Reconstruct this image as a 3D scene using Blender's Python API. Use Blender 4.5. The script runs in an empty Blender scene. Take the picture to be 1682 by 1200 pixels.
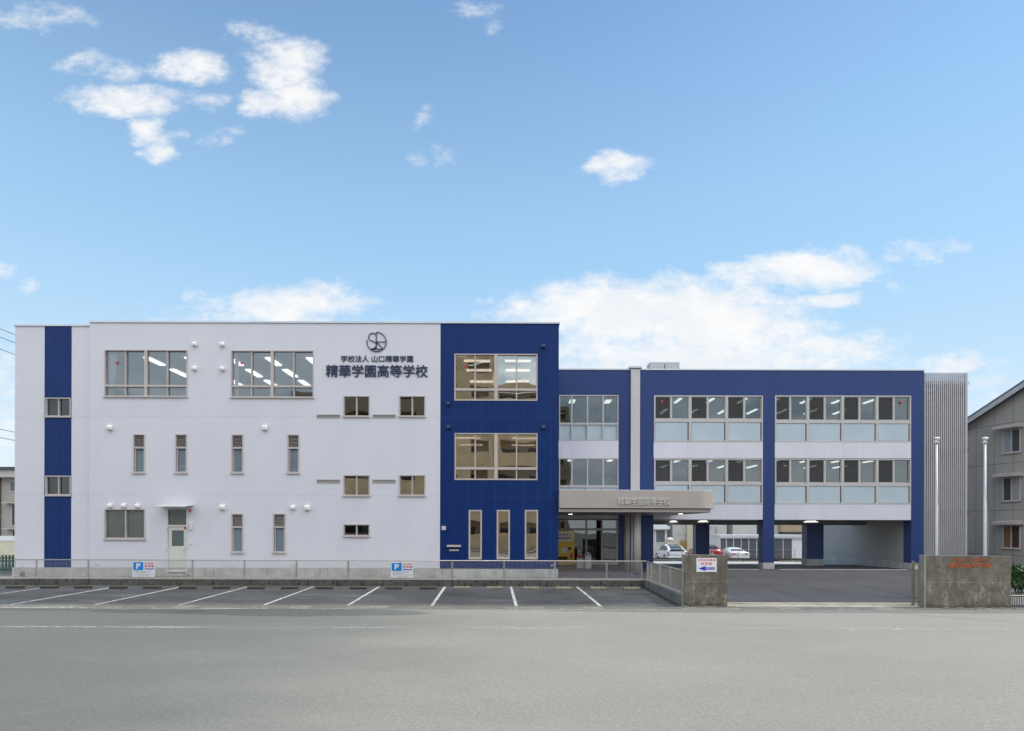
import bpy, math, random
from mathutils import Vector, Matrix

C = bpy.context.scene.collection
SC = bpy.context.scene
RAD = math.radians
rnd = random.Random(7)

# ------------------------------------------------------------------ measuring
F, CX, HY, R, H = 990.0, 841.0, 866.0, 0.0027, 2.47   # focal length (photo px), principal point, roll, eye height
def wx(px, d, py=740): return (px - CX + R * (py - HY)) / F * d
def wz(py, d, px): return H + (HY - py + R * (px - CX)) / F * d

# ------------------------------------------------------------------ camera
cd = bpy.data.cameras.new('camera'); cam = bpy.data.objects.new('camera', cd); C.objects.link(cam)
cd.sensor_width = 36; cd.lens = F / 1682 * 36; cd.shift_x = 0; cd.shift_y = (HY - 600) / 1682
cd.clip_start = 0.1; cd.clip_end = 2000
cam.matrix_world = Matrix.Translation((0, 0, H)) @ Matrix.Rotation(RAD(90), 4, 'X') @ Matrix.Rotation(R, 4, 'Z')
SC.camera = cam

# ------------------------------------------------------------------ light
SUN_EL, SUN_AZ = RAD(58), RAD(90)          # azimuth from straight ahead (+y) towards the right (+x)
sd = bpy.data.lights.new('sun', 'SUN'); sun = bpy.data.objects.new('sun', sd); C.objects.link(sun)
sd.energy = 2.6; sd.angle = RAD(12); sd.color = (1.0, 0.94, 0.84)
sv = Vector((math.sin(SUN_AZ) * math.cos(SUN_EL), math.cos(SUN_AZ) * math.cos(SUN_EL), math.sin(SUN_EL)))
sun.rotation_euler = sv.to_track_quat('Z', 'Y').to_euler()
SC.view_settings.view_transform = 'Standard'; SC.view_settings.look = 'None'
SC.view_settings.exposure = 0.4; SC.view_settings.gamma = 1.0; SC.view_settings.use_curve_mapping = False
SC.cycles.max_bounces = 8; SC.cycles.transparent_max_bounces = 16; SC.cycles.use_denoising = True
SC.cycles.sample_clamp_indirect = 6; SC.cycles.caustics_reflective = False; SC.cycles.caustics_refractive = False

CLOUDS = [  # px, py, rx, ry, strength   (directions as seen from the camera, turned into u = x/y, v = z/y)
 (205,166,100,30,1.0),(248,212,45,26,.95),(262,250,28,22,.85),(315,114,66,31,1.0),(468,110,66,52,1.05),(490,160,60,42,1.05),(428,168,52,26,.9),
 (395,48,32,20,.6),(445,72,40,30,.75),(140,108,46,20,.6),(195,120,40,20,.6),(30,30,60,20,.65),(115,30,40,14,.55),(1008,274,50,32,.85),(683,268,17,14,.62),
 (785,18,32,15,.58),(810,40,16,12,.45),(735,258,24,16,.48),(362,224,40,13,.5),(340,172,40,12,.45),(698,198,15,14,.45),
 (480,502,136,36,1.0),(340,498,50,15,.65),(520,482,66,20,.9),(430,540,200,40,.6),
 (1080,515,260,64,1.3),(980,500,120,50,1.15),(880,520,90,26,.85),(1180,530,190,62,1.25),(1330,440,130,36,1.2),(1230,452,80,28,.85),(1365,490,62,17,.9),
 (1290,520,60,26,.55),(1150,590,330,46,1.05),(1360,570,130,26,.9),(1430,562,60,18,.8),(1260,600,200,40,.7),(940,590,120,30,.7),(1395,415,36,20,.8),
 (1525,406,62,12,.62),(1480,420,30,10,.45),(1565,598,62,22,.85),(1640,640,90,40,.5),(1475,470,20,10,.4),(785,496,16,11,.45),
 (0,450,24,14,.8),(46,472,20,13,.7),(-10,640,90,90,.55),(10,720,90,60,.65)]

def build_world():
    w = bpy.data.worlds.new('World'); SC.world = w; w.use_nodes = True
    nt = w.node_tree; N = nt.nodes; L = nt.links; N.clear()
    def M(op, a, b=None, c=None, clamp=False):
        n = N.new('ShaderNodeMath'); n.operation = op; n.use_clamp = clamp
        for i, v in enumerate((a, b, c)):
            if v is None: continue
            if isinstance(v, (int, float)): n.inputs[i].default_value = v
            else: L.new(v, n.inputs[i])
        return n.outputs[0]
    sky = N.new('ShaderNodeTexSky'); sky.sky_type = 'NISHITA'; sky.sun_disc = False
    sky.sun_elevation = SUN_EL; sky.sun_rotation = SUN_AZ; sky.air_density = .92; sky.dust_density = 0.15; sky.ozone_density = 1.0
    tint = N.new('ShaderNodeMix'); tint.data_type = 'RGBA'; tint.blend_type = 'MULTIPLY'; tint.inputs[0].default_value = 1.0
    L.new(sky.outputs[0], tint.inputs[6]); tint.inputs[7].default_value = SKY_TINT
    b1 = N.new('ShaderNodeBackground'); L.new(tint.outputs[2], b1.inputs[0]); b1.inputs[1].default_value = SKY_STR
    tc = N.new('ShaderNodeTexCoord'); sep = N.new('ShaderNodeSeparateXYZ'); L.new(tc.outputs['Generated'], sep.inputs[0])
    X, Y, Z = sep.outputs
    ay = M('MAXIMUM', M('ABSOLUTE', Y), 0.05)
    U = M('DIVIDE', X, ay); V = M('DIVIDE', Z, ay)
    cmb = N.new('ShaderNodeCombineXYZ'); L.new(U, cmb.inputs[0]); L.new(M('MULTIPLY', V, 1.7), cmb.inputs[1])
    def noise(scale, detail, rough, off=0):
        n = N.new('ShaderNodeTexNoise'); n.inputs['Scale'].default_value = scale; n.inputs['Detail'].default_value = detail
        n.inputs['Roughness'].default_value = rough
        if off:
            a = N.new('ShaderNodeVectorMath'); a.operation = 'ADD'; L.new(cmb.outputs[0], a.inputs[0]); a.inputs[1].default_value = (off, off * 1.7, off * .3)
            L.new(a.outputs[0], n.inputs['Vector'])
        else: L.new(cmb.outputs[0], n.inputs['Vector'])
        return n.outputs['Fac']
    n1 = noise(9, 5, .6); n2 = noise(9, 5, .6, 7.3); n3 = noise(26, 8, .62, 3.1); n4 = noise(7, 4, .55, 11.7); n6 = noise(75, 6, .65, 23.1)
    U2 = M('ADD', U, M('MULTIPLY', M('SUBTRACT', n1, .5), .10)); V2 = M('ADD', V, M('MULTIPLY', M('SUBTRACT', n2, .5), .06))
    acc = None
    for (px, py, rx, ry, s) in CLOUDS:
        cu, cv, ru, rv = (px - CX) / F, (HY - py) / F, rx / F * 1.06, ry / F * 1.06
        a = M('MULTIPLY', M('SUBTRACT', U2, cu), 1 / ru); b = M('MULTIPLY', M('SUBTRACT', V2, cv), 1 / rv)
        d2 = M('ADD', M('MULTIPLY', a, a), M('MULTIPLY', b, b))
        val = M('MULTIPLY', M('SUBTRACT', 1.0, d2), s * 1.25 if s > .8 else s * .78)
        acc = val if acc is None else M('SMOOTH_MAX', acc, val, .25)
    dens = M('ADD', M('ADD', acc, M('MULTIPLY', M('SUBTRACT', n3, .51), 2.5)), M('MULTIPLY', M('SUBTRACT', n6, .5), .7))
    sm = N.new('ShaderNodeMapRange'); sm.interpolation_type = 'SMOOTHSTEP'; L.new(dens, sm.inputs[0])
    sm.inputs[1].default_value = -.28; sm.inputs[2].default_value = 1.5
    front = M('GREATER_THAN', Y, 0.0)
    cl_front = M('MULTIPLY', M('MULTIPLY', sm.outputs[0], .95), front)
    # the sky behind the photographer: broken bright cloud
    sb = N.new('ShaderNodeMapRange'); sb.interpolation_type = 'SMOOTHSTEP'; L.new(n4, sb.inputs[0]); sb.inputs[1].default_value = .30; sb.inputs[2].default_value = .52
    cl_back = M('MULTIPLY', M('MULTIPLY', sb.outputs[0], .85), M('SUBTRACT', 1.0, front))
    side = N.new('ShaderNodeMapRange'); side.interpolation_type = 'SMOOTHSTEP'; L.new(M('ABSOLUTE', Y), side.inputs[0]); side.inputs[1].default_value = .12; side.inputs[2].default_value = .35
    lo = N.new('ShaderNodeMapRange'); lo.interpolation_type = 'SMOOTHSTEP'; L.new(Z, lo.inputs[0]); lo.inputs[1].default_value = .24; lo.inputs[2].default_value = .42; lo.inputs[3].default_value = .35
    cl_back = M('MULTIPLY', cl_back, lo.outputs[0])
    cl_back = M('MULTIPLY', cl_back, side.outputs[0]); cl_front = M('MULTIPLY', cl_front, side.outputs[0])
    mask = M('ADD', cl_front, cl_back, clamp=True)
    # thin bright haze that thickens towards the horizon
    hz = N.new('ShaderNodeMapRange'); hz.interpolation_type = 'SMOOTHSTEP'; L.new(Z, hz.inputs[0]); hz.inputs[1].default_value = .80; hz.inputs[2].default_value = .22; hz.inputs[3].default_value = 0; hz.inputs[4].default_value = .92
    hc = N.new('ShaderNodeMapRange'); hc.interpolation_type = 'SMOOTHSTEP'; L.new(Z, hc.inputs[0]); hc.inputs[1].default_value = .42; hc.inputs[2].default_value = .02
    hcol = N.new('ShaderNodeMix'); hcol.data_type = 'RGBA'; L.new(hc.outputs[0], hcol.inputs[0]); hcol.inputs[6].default_value = (*HAZE_HI, 1); hcol.inputs[7].default_value = (*HAZE_LO, 1)
    b3 = N.new('ShaderNodeBackground'); L.new(hcol.outputs[2], b3.inputs[0]); b3.inputs[1].default_value = 1.0
    m1 = N.new('ShaderNodeMixShader'); L.new(hz.outputs[0], m1.inputs[0]); L.new(b1.outputs[0], m1.inputs[1]); L.new(b3.outputs[0], m1.inputs[2])
    b2 = N.new('ShaderNodeBackground'); n5 = noise(13, 5, .55, 17.3)
    cs = N.new('ShaderNodeMapRange'); cs.interpolation_type = 'SMOOTHSTEP'; L.new(n5, cs.inputs[0]); cs.inputs[1].default_value = .36; cs.inputs[2].default_value = .60
    ccol = N.new('ShaderNodeMix'); ccol.data_type = 'RGBA'; L.new(cs.outputs[0], ccol.inputs[0]); ccol.inputs[6].default_value = (.91, .93, .955, 1); ccol.inputs[7].default_value = (1, .99, .985, 1)
    L.new(ccol.outputs[2], b2.inputs[0])
    L.new(M('ADD', CLOUD_STR, M('MULTIPLY', M('SUBTRACT', 1.0, front), BACK_GAIN)), b2.inputs[1])
    mx = N.new('ShaderNodeMixShader'); L.new(mask, mx.inputs[0]); L.new(m1.outputs[0], mx.inputs[1]); L.new(b2.outputs[0], mx.inputs[2])
    out = N.new('ShaderNodeOutputWorld'); L.new(mx.outputs[0], out.inputs[0])
HAZE_HI, HAZE_LO = (.325, .53, .73), (.53, .65, .74)
SKY_TINT, SKY_STR, CLOUD_STR, BACK_GAIN = (0.94, 1.09, 1.12, 1), 0.138, 0.755, 0.98
build_world()

# ------------------------------------------------------------------ materials
class G:
    """small node-graph writer for one material"""
    def __init__(s, name):
        s.m = bpy.data.materials.new(name); s.m.use_nodes = True
        s.t = s.m.node_tree; s.N = s.t.nodes; s.L = s.t.links
        s.bsdf = s.N['Principled BSDF']; s.out = s.N['Material Output']
        g = s.N.new('ShaderNodeNewGeometry'); s.pos = g.outputs['Position']
        q = s.N.new('ShaderNodeSeparateXYZ'); s.L.new(s.pos, q.inputs[0]); s.x, s.y, s.z = q.outputs
    def M(s, op, a, b=None, c=None, clamp=False):
        n = s.N.new('ShaderNodeMath'); n.operation = op; n.use_clamp = clamp
        for i, v in enumerate((a, b, c)):
            if v is None: continue
            if isinstance(v, (int, float)): n.inputs[i].default_value = v
            else: s.L.new(v, n.inputs[i])
        return n.outputs[0]
    def noise(s, scale, detail=4, rough=.55, stretch=(1, 1, 1), off=0):
        mp = s.N.new('ShaderNodeMapping'); s.L.new(s.pos, mp.inputs[0]); mp.inputs['Scale'].default_value = stretch
        mp.inputs['Location'].default_value = (off, off * .7, off * 1.3)
        n = s.N.new('ShaderNodeTexNoise'); n.inputs['Scale'].default_value = scale; n.inputs['Detail'].default_value = detail; n.inputs['Roughness'].default_value = rough
        s.L.new(mp.outputs[0], n.inputs['Vector']); return n.outputs['Fac']
    def ramp(s, fac, a, b, lo=0., hi=1., smooth=True):
        n = s.N.new('ShaderNodeMapRange'); n.interpolation_type = 'SMOOTHSTEP' if smooth else 'LINEAR'; s.L.new(fac, n.inputs[0])
        n.inputs[1].default_value = lo; n.inputs[2].default_value = hi; n.inputs[3].default_value = a; n.inputs[4].default_value = b
        return n.outputs[0]
    def mix(s, fac, a, b, mode='MIX'):
        n = s.N.new('ShaderNodeMix'); n.data_type = 'RGBA'; n.blend_type = mode
        if isinstance(fac, (int, float)): n.inputs[0].default_value = fac
        else: s.L.new(fac, n.inputs[0])
        for i, v in ((6, a), (7, b)):
            if isinstance(v, tuple): n.inputs[i].default_value = (*v, 1)
            else: s.L.new(v, n.inputs[i])
        return n.outputs[2]
    def color(s, v):
        if isinstance(v, tuple): s.bsdf.inputs['Base Color'].default_value = (*v, 1)
        else: s.L.new(v, s.bsdf.inputs['Base Color'])
    def rough(s, v):
        if isinstance(v, (int, float)): s.bsdf.inputs['Roughness'].default_value = v
        else: s.L.new(v, s.bsdf.inputs['Roughness'])
    def bump(s, hgt, strength=.3, dist=.01):
        b = s.N.new('ShaderNodeBump'); b.inputs['Strength'].default_value = strength; b.inputs['Distance'].default_value = dist
        s.L.new(hgt, b.inputs['Height']); s.L.new(b.outputs[0], s.bsdf.inputs['Normal'])
    def period(s, coord, p, w, off=0.0):
        """1 inside a thin line of width w repeated every p"""
        f = s.M('FRACT', s.M('DIVIDE', s.M('ADD', coord, off + 1000 * p), p)); return s.M('LESS_THAN', f, w / p)
    def lines(s, coord, vals, w):
        acc = None
        for v in vals:
            k = s.M('LESS_THAN', s.M('ABSOLUTE', s.M('SUBTRACT', coord, v)), w / 2); acc = k if acc is None else s.M('MAXIMUM', acc, k)
        return acc

def paint(name, col, rough=.5, metal=0., var=.06, scale=3., spec=.5, bump=0.):
    g = G(name); n = g.noise(scale, 5)
    dark = tuple(c * (1 - var) for c in col); lite = tuple(min(1, c * (1 + var)) for c in col)
    g.color(g.mix(g.ramp(n, 0, 1, .3, .7), dark, lite)); g.rough(rough); g.bsdf.inputs['Metallic'].default_value = metal
    g.bsdf.inputs['Specular IOR Level'].default_value = spec
    if bump: g.bump(g.noise(60, 3), bump, .004)
    return g.m
def emit(name, col, s):
    g = G(name); g.color((.8, .8, .8)); g.bsdf.inputs['Emission Color'].default_value = (*col, 1); g.bsdf.inputs['Emission Strength'].default_value = s; return g.m
def glass(name, refl=.2, tint=(.86, .9, .92), rough=.0, wavy=.0, gcol=(.95, .98, 1)):
    g = G(name); g.N.remove(g.bsdf)
    t = g.N.new('ShaderNodeBsdfTransparent'); t.inputs[0].default_value = (*tint, 1)
    gl = g.N.new('ShaderNodeBsdfGlossy'); gl.inputs['Roughness'].default_value = rough; gl.inputs[0].default_value = (*gcol, 1)
    lw = g.N.new('ShaderNodeLayerWeight'); lw.inputs[0].default_value = .35
    f = g.M('ADD', refl, g.M('MULTIPLY', g.M('POWER', lw.outputs['Facing'], 3.0), .6), clamp=True)
    if wavy:
        b = g.N.new('ShaderNodeBump'); b.inputs['Strength'].default_value = 1; b.inputs['Distance'].default_value = wavy
        g.L.new(g.noise(.9, 1, .4), b.inputs['Height']); g.L.new(b.outputs[0], gl.inputs['Normal'])
    mx = g.N.new('ShaderNodeMixShader'); g.L.new(f, mx.inputs[0]); g.L.new(t.outputs[0], mx.inputs[1]); g.L.new(gl.outputs[0], mx.inputs[2])
    g.L.new(mx.outputs[0], g.out.inputs[0]); return g.m
def screen_mesh(name, col, opacity):
    g = G(name); g.color(col); g.rough(.8)
    t = g.N.new('ShaderNodeBsdfTransparent'); mx = g.N.new('ShaderNodeMixShader'); mx.inputs[0].default_value = opacity
    g.L.new(t.outputs[0], mx.inputs[1]); g.L.new(g.bsdf.outputs[0], mx.inputs[2]); g.L.new(mx.outputs[0], g.out.inputs[0]); return g.m
def siding(name, col, rough, joint_z, joint_w, vperiod, joint_col, rib=.0, voff=0., spec=.5, streak=.04):
    g = G(name)
    n = g.noise(1.2, 5, .6, (1, 1, .35)); n2 = g.noise(14, 3, .6, (1, 1, .05))
    base = g.mix(g.ramp(n, 0, 1, .3, .7), tuple(c * (1 - streak) for c in col), tuple(min(1, c * (1 + streak)) for c in col))
    base = g.mix(g.M('MULTIPLY', g.ramp(n2, 0, 1, .4, .65), .5 * streak / .04 * .12), base, tuple(c * .8 for c in col))
    j = g.lines(g.z, joint_z, joint_w) if joint_z else None
    if vperiod:
        k = g.period(g.x, vperiod, joint_w, voff); j = k if j is None else g.M('MAXIMUM', j, k)
    if j is not None: base = g.mix(g.M('MULTIPLY', j, .75), base, joint_col)
    g.color(base); g.rough(rough); g.bsdf.inputs['Specular IOR Level'].default_value = spec
    hgt = g.M('MULTIPLY', g.noise(25, 3), .15)
    if rib: hgt = g.M('ADD', hgt, g.M('ABSOLUTE', g.M('SINE', g.M('MULTIPLY', g.x, math.pi / rib))))
    if j is not None: hgt = g.M('SUBTRACT', hgt, j)
    g.bump(hgt, .35, .006); return g.m
def asphalt(name, dark, light, scale=2.2, wet=0., grain=.5, extra=None, rough=.85, blotch=.3, pebble=.0):
    g = G(name)
    big = g.noise(.22, 6, .6, (.6, 1.2, 1)); mid = g.noise(scale, 5, .6, off=3); fine = g.noise(70, 3, .7, off=9); sp = g.noise(28, 2, .7, off=5)
    c = g.mix(g.ramp(big, 0, 1, .3, .7), dark, light)
    c = g.mix(g.M('MULTIPLY', g.ramp(mid, 0, 1, .45, .75), blotch), c, tuple(v * .7 for v in dark))
    c = g.mix(g.M('MULTIPLY', g.ramp(fine, 0, 1, .35, .7), grain), c, tuple(v * .62 for v in dark))
    c = g.mix(g.M('MULTIPLY', g.ramp(sp, 0, 1, .58, .75), .35 * grain), c, tuple(min(1, v * 1.6) for v in light))
    if pebble:
        p1 = g.noise(17, 3, .75, off=61); p2 = g.noise(38, 2, .7, off=71); pp = g.M('ADD', g.M('MULTIPLY', p1, .6), g.M('MULTIPLY', p2, .4))
        c = g.mix(g.M('MULTIPLY', g.ramp(pp, 1, 0, .36, .52), pebble), c, tuple(v * .55 for v in dark)); c = g.mix(g.M('MULTIPLY', g.ramp(pp, 0, 1, .5, .64), pebble), c, tuple(min(1, v * 1.45) for v in light))
    if extra: c = extra(g, c)
    g.color(c)
    if wet:
        wt = g.ramp(g.noise(.9, 4, .6, (.5, 1, 1), off=21), 0, 1, .48, .62); g.rough(g.M('SUBTRACT', rough, g.M('MULTIPLY', wt, wet)))
    else: g.rough(rough)
    g.bump(g.M('ADD', fine, g.M('MULTIPLY', sp, .6)), .5, .006); return g.m
def concrete(name, col, stain=(.05, .05, .045), amt=.6, drip=True, rough=.9, patches=.3, dscale=3.2):
    g = G(name)
    a = g.noise(1.7, 8, .68); b = g.noise(dscale, 6, .65, (1, 1, .28), off=4); f = g.noise(45, 4, .7, off=8); p = g.noise(5, 7, .7, off=13)
    c = g.mix(g.ramp(a, 0, 1, .32, .68), tuple(v * .78 for v in col), tuple(min(1, v * 1.12) for v in col))
    if drip: c = g.mix(g.M('MULTIPLY', g.ramp(b, 0, 1, .48, .68), amt), c, stain)
    c = g.mix(g.M('MULTIPLY', g.ramp(p, 0, 1, .58, .7), patches), c, tuple(min(1, v * 1.7) for v in col))
    c = g.mix(g.M('MULTIPLY', g.ramp(f, 0, 1, .5, .8), .25), c, tuple(v * .5 for v in col))
    g.color(c); g.rough(rough); g.bump(g.M('ADD', f, a), .4, .008); return g.m
def worn_paint(name, col, wear=.5, scale=5):
    g = G(name); n = g.M('ADD', g.M('MULTIPLY', g.noise(scale, 8, .75), .7), g.M('MULTIPLY', g.noise(.35, 3, .5, off=6), .3))
    g.color(col); g.rough(.8); t = g.N.new('ShaderNodeBsdfTransparent'); mx = g.N.new('ShaderNodeMixShader')
    g.L.new(g.ramp(n, 1, 0, wear - .1, wear + .12), mx.inputs[0]); g.L.new(t.outputs[0], mx.inputs[1]); g.L.new(g.bsdf.outputs[0], mx.inputs[2]); g.L.new(mx.outputs[0], g.out.inputs[0]); return g.m

# ------------------------------------------------------------------ geometry helpers
class MB:
    def __init__(s): s.v = []; s.f = []; s.mi = []; s.cur = 0; s.smooth = []; s.sm = False
    def face(s, idx): s.f.append(tuple(idx)); s.mi.append(s.cur); s.smooth.append(s.sm)
    def quad(s, *pts):
        n = len(s.v); s.v += [tuple(p) for p in pts]; s.face(range(n, n + len(pts))); return s
    def box(s, x0, x1, y0, y1, z0, z1):
        if x0 > x1: x0, x1 = x1, x0
        if y0 > y1: y0, y1 = y1, y0
        if z0 > z1: z0, z1 = z1, z0
        n = len(s.v)
        s.v += [(x0, y0, z0), (x1, y0, z0), (x1, y1, z0), (x0, y1, z0), (x0, y0, z1), (x1, y0, z1), (x1, y1, z1), (x0, y1, z1)]
        for q in ((0, 3, 2, 1), (4, 5, 6, 7), (0, 1, 5, 4), (1, 2, 6, 5), (2, 3, 7, 6), (3, 0, 4, 7)): s.face([n + i for i in q])
        return s
    def prism(s, poly, a, b, axis='z'):
        """extrude a 2-D polygon between a and b along an axis"""
        n = len(s.v); k = len(poly)
        for t in (a, b):
            for (p, q) in poly: s.v.append({'z': (p, q, t), 'y': (p, t, q), 'x': (t, p, q)}[axis])
        s.face(range(n, n + k)); s.face(range(n + 2 * k - 1, n + k - 1, -1))
        for i in range(k): s.face((n + i, n + (i + 1) % k, n + k + (i + 1) % k, n + k + i))
        return s
    def tube(s, pts, r, seg=8, cap=True):
        pts = [Vector(p) for p in pts]; rs = r if isinstance(r, (list, tuple)) else [r] * len(pts)
        n = len(s.v); sm = s.sm; s.sm = seg > 4
        for i, p in enumerate(pts):
            d = (pts[min(i + 1, len(pts) - 1)] - pts[max(i - 1, 0)]).normalized()
            up = Vector((0, 0, 1)) if abs(d.z) < .9 else Vector((0, 1, 0))
            a = d.cross(up).normalized(); b = a.cross(d)
            o = math.pi / 4 if seg == 4 else 0
            for k in range(seg):
                t = 2 * math.pi * k / seg + o; s.v.append(tuple(p + (a * math.cos(t) + b * math.sin(t)) * rs[i]))
        for i in range(len(pts) - 1):
            for k in range(seg):
                s.face((n + i * seg + k, n + i * seg + (k + 1) % seg, n + (i + 1) * seg + (k + 1) % seg, n + (i + 1) * seg + k))
        s.sm = False
        if cap: s.face(range(n + seg - 1, n - 1, -1)); s.face(range(n + (len(pts) - 1) * seg, n + len(pts) * seg))
        s.sm = sm; return s
    def lathe(s, c, prof, seg=16, axis='z'):
        """prof: (radius, height) pairs"""
        n = len(s.v); sm = s.sm; s.sm = True
        for (r, h) in prof:
            for k in range(seg):
                t = 2 * math.pi * k / seg; p, q = r * math.cos(t), r * math.sin(t)
                s.v.append({'z': (c[0] + p, c[1] + q, c[2] + h), 'y': (c[0] + p, c[1] + h, c[2] + q), 'x': (c[0] + h, c[1] + p, c[2] + q)}[axis])
        for i in range(len(prof) - 1):
            for k in range(seg): s.face((n + i * seg + k, n + i * seg + (k + 1) % seg, n + (i + 1) * seg + (k + 1) % seg, n + (i + 1) * seg + k))
        s.sm = False; s.face(range(n + seg - 1, n - 1, -1)); s.face(range(n + (len(prof) - 1) * seg, n + len(prof) * seg)); s.sm = sm; return s
    def xform(s, m, start=0):
        for i in range(start, len(s.v)): s.v[i] = tuple(m @ Vector(s.v[i]))
        return s
    def build(s, name, mats, parent=None, bevel=0., fix=True):
        me = bpy.data.meshes.new(name); me.from_pydata(s.v, [], s.f)
        mats = mats if isinstance(mats, (list, tuple)) else [mats]
        for m in mats: me.materials.append(m)
        me.polygons.foreach_set('material_index', s.mi); me.polygons.foreach_set('use_smooth', s.smooth)
        if fix:
            import bmesh
            b = bmesh.new(); b.from_mesh(me); bmesh.ops.recalc_face_normals(b, faces=b.faces); b.to_mesh(me); b.free()
        me.update(); o = bpy.data.objects.new(name, me); C.objects.link(o)
        if parent: o.parent = parent
        if bevel:
            md = o.modifiers.new('bevel', 'BEVEL'); md.width = bevel; md.segments = 2; md.limit_method = 'ANGLE'; md.angle_limit = RAD(40)
        return o

def tag(o, label=None, cat=None, group=None, kind=None):
    if label: o['label'] = label
    if cat: o['category'] = cat
    if group: o['group'] = group
    if kind: o['kind'] = kind
    return o
def empty(name, loc=(0, 0, 0), label=None, cat=None, group=None):
    o = bpy.data.objects.new(name, None); C.objects.link(o); o.location = loc; return tag(o, label, cat, group)
def under(parent, o):
    """make o (built in world coordinates) a child of an empty that stands elsewhere"""
    o.parent = parent; o.matrix_parent_inverse = Matrix.Translation(parent.location).inverted() if parent.rotation_euler.z == 0 else parent.matrix_basis.inverted(); return o
def struct(o): return tag(o, kind='structure')
def copy_tree(o, parent=None):
    c = o.copy(); C.objects.link(c); c.parent = parent
    for ch in list(o.children): copy_tree(ch, c)
    return c

def wall_mesh(mb, x0, x1, z0, z1, y, th, holes):
    """a wall in the x-z plane, front face at y, back at y+th, with rectangular holes (hx0,hx1,hz0,hz1)"""
    xs = sorted({x0, x1, *[min(max(h[i], x0), x1) for h in holes for i in (0, 1)]}); zs = sorted({z0, z1, *[min(max(h[i], z0), z1) for h in holes for i in (2, 3)]})
    def solid(i, j):
        if i < 0 or j < 0 or i >= len(xs) - 1 or j >= len(zs) - 1: return False
        cx, cz = (xs[i] + xs[i + 1]) / 2, (zs[j] + zs[j + 1]) / 2
        return not any(h[0] < cx < h[1] and h[2] < cz < h[3] for h in holes)
    for i in range(len(xs) - 1):
        for j in range(len(zs) - 1):
            if not solid(i, j): continue
            a, b, c, d = xs[i], xs[i + 1], zs[j], zs[j + 1]
            mb.quad((a, y, c), (b, y, c), (b, y, d), (a, y, d)); mb.quad((a, y + th, c), (a, y + th, d), (b, y + th, d), (b, y + th, c))
            if not solid(i - 1, j): mb.quad((a, y, c), (a, y, d), (a, y + th, d), (a, y + th, c))
            if not solid(i + 1, j): mb.quad((b, y, c), (b, y + th, c), (b, y + th, d), (b, y, d))
            if not solid(i, j - 1): mb.quad((a, y, c), (a, y + th, c), (b, y + th, c), (b, y, c))
            if not solid(i, j + 1): mb.quad((a, y, d), (b, y, d), (b, y + th, d), (a, y + th, d))
    return mb

def text_obj(txt, name, x0, x1, z0, z1, y, depth, mat, parent=None, bold=0., wrap=None):
    """raised lettering on a plane facing -y, fitted to a rectangle"""
    cu = bpy.data.curves.new(name, 'FONT'); cu.body = txt; cu.resolution_u = 2; cu.offset = bold; cu.extrude = .5
    t = bpy.data.objects.new(name, cu); C.objects.link(t)
    dg = bpy.context.evaluated_depsgraph_get(); dg.update()
    me = bpy.data.meshes.new_from_object(t.evaluated_get(dg), depsgraph=dg); bpy.data.objects.remove(t); bpy.data.curves.remove(cu)
    xs = [v.co.x for v in me.vertices]; ys = [v.co.y for v in me.vertices]; ax, bx, ay, by = min(xs), max(xs), min(ys), max(ys)
    for v in me.vertices:
        v.co = ((v.co.x - ax) / (bx - ax) * (x1 - x0) + x0, y - depth * (v.co.z + .5), (v.co.y - ay) / (by - ay) * (z1 - z0) + z0)
    me.materials.clear(); me.materials.append(mat); me.name = name
    o = bpy.data.objects.new(name, me); C.objects.link(o)
    if parent: o.parent = parent
    return o

# ------------------------------------------------------------------ depth of the main planes
D_MAIN, D_REC, D_WING = 25.8, 25.92, 32.3
ZB = 0.34                                   # level of the paving round the left block
Z_J2, Z_J3 = wz(684, D_MAIN, 430), wz(813.5, D_MAIN, 430)
Z_ROOF = wz(530.6, D_MAIN, 532)
Z_REC = wz(535.6, D_REC, 85)
Z_FND = wz(932.6, D_MAIN, 430)
Z_WROOF = wz(608, D_WING, 1200)
XL0, XL1, XL2, XR = wx(24.3, D_REC), wx(147, D_MAIN), wx(723, D_MAIN), wx(917.5, D_MAIN)
XW1 = wx(1517.5, D_WING)
WHITE, NAVY = (.695, .68, .725), (.0018, .0255, .135)
WZ_JOINT = [wz(721, D_WING, 1100), wz(830, D_WING, 1510)]

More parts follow.
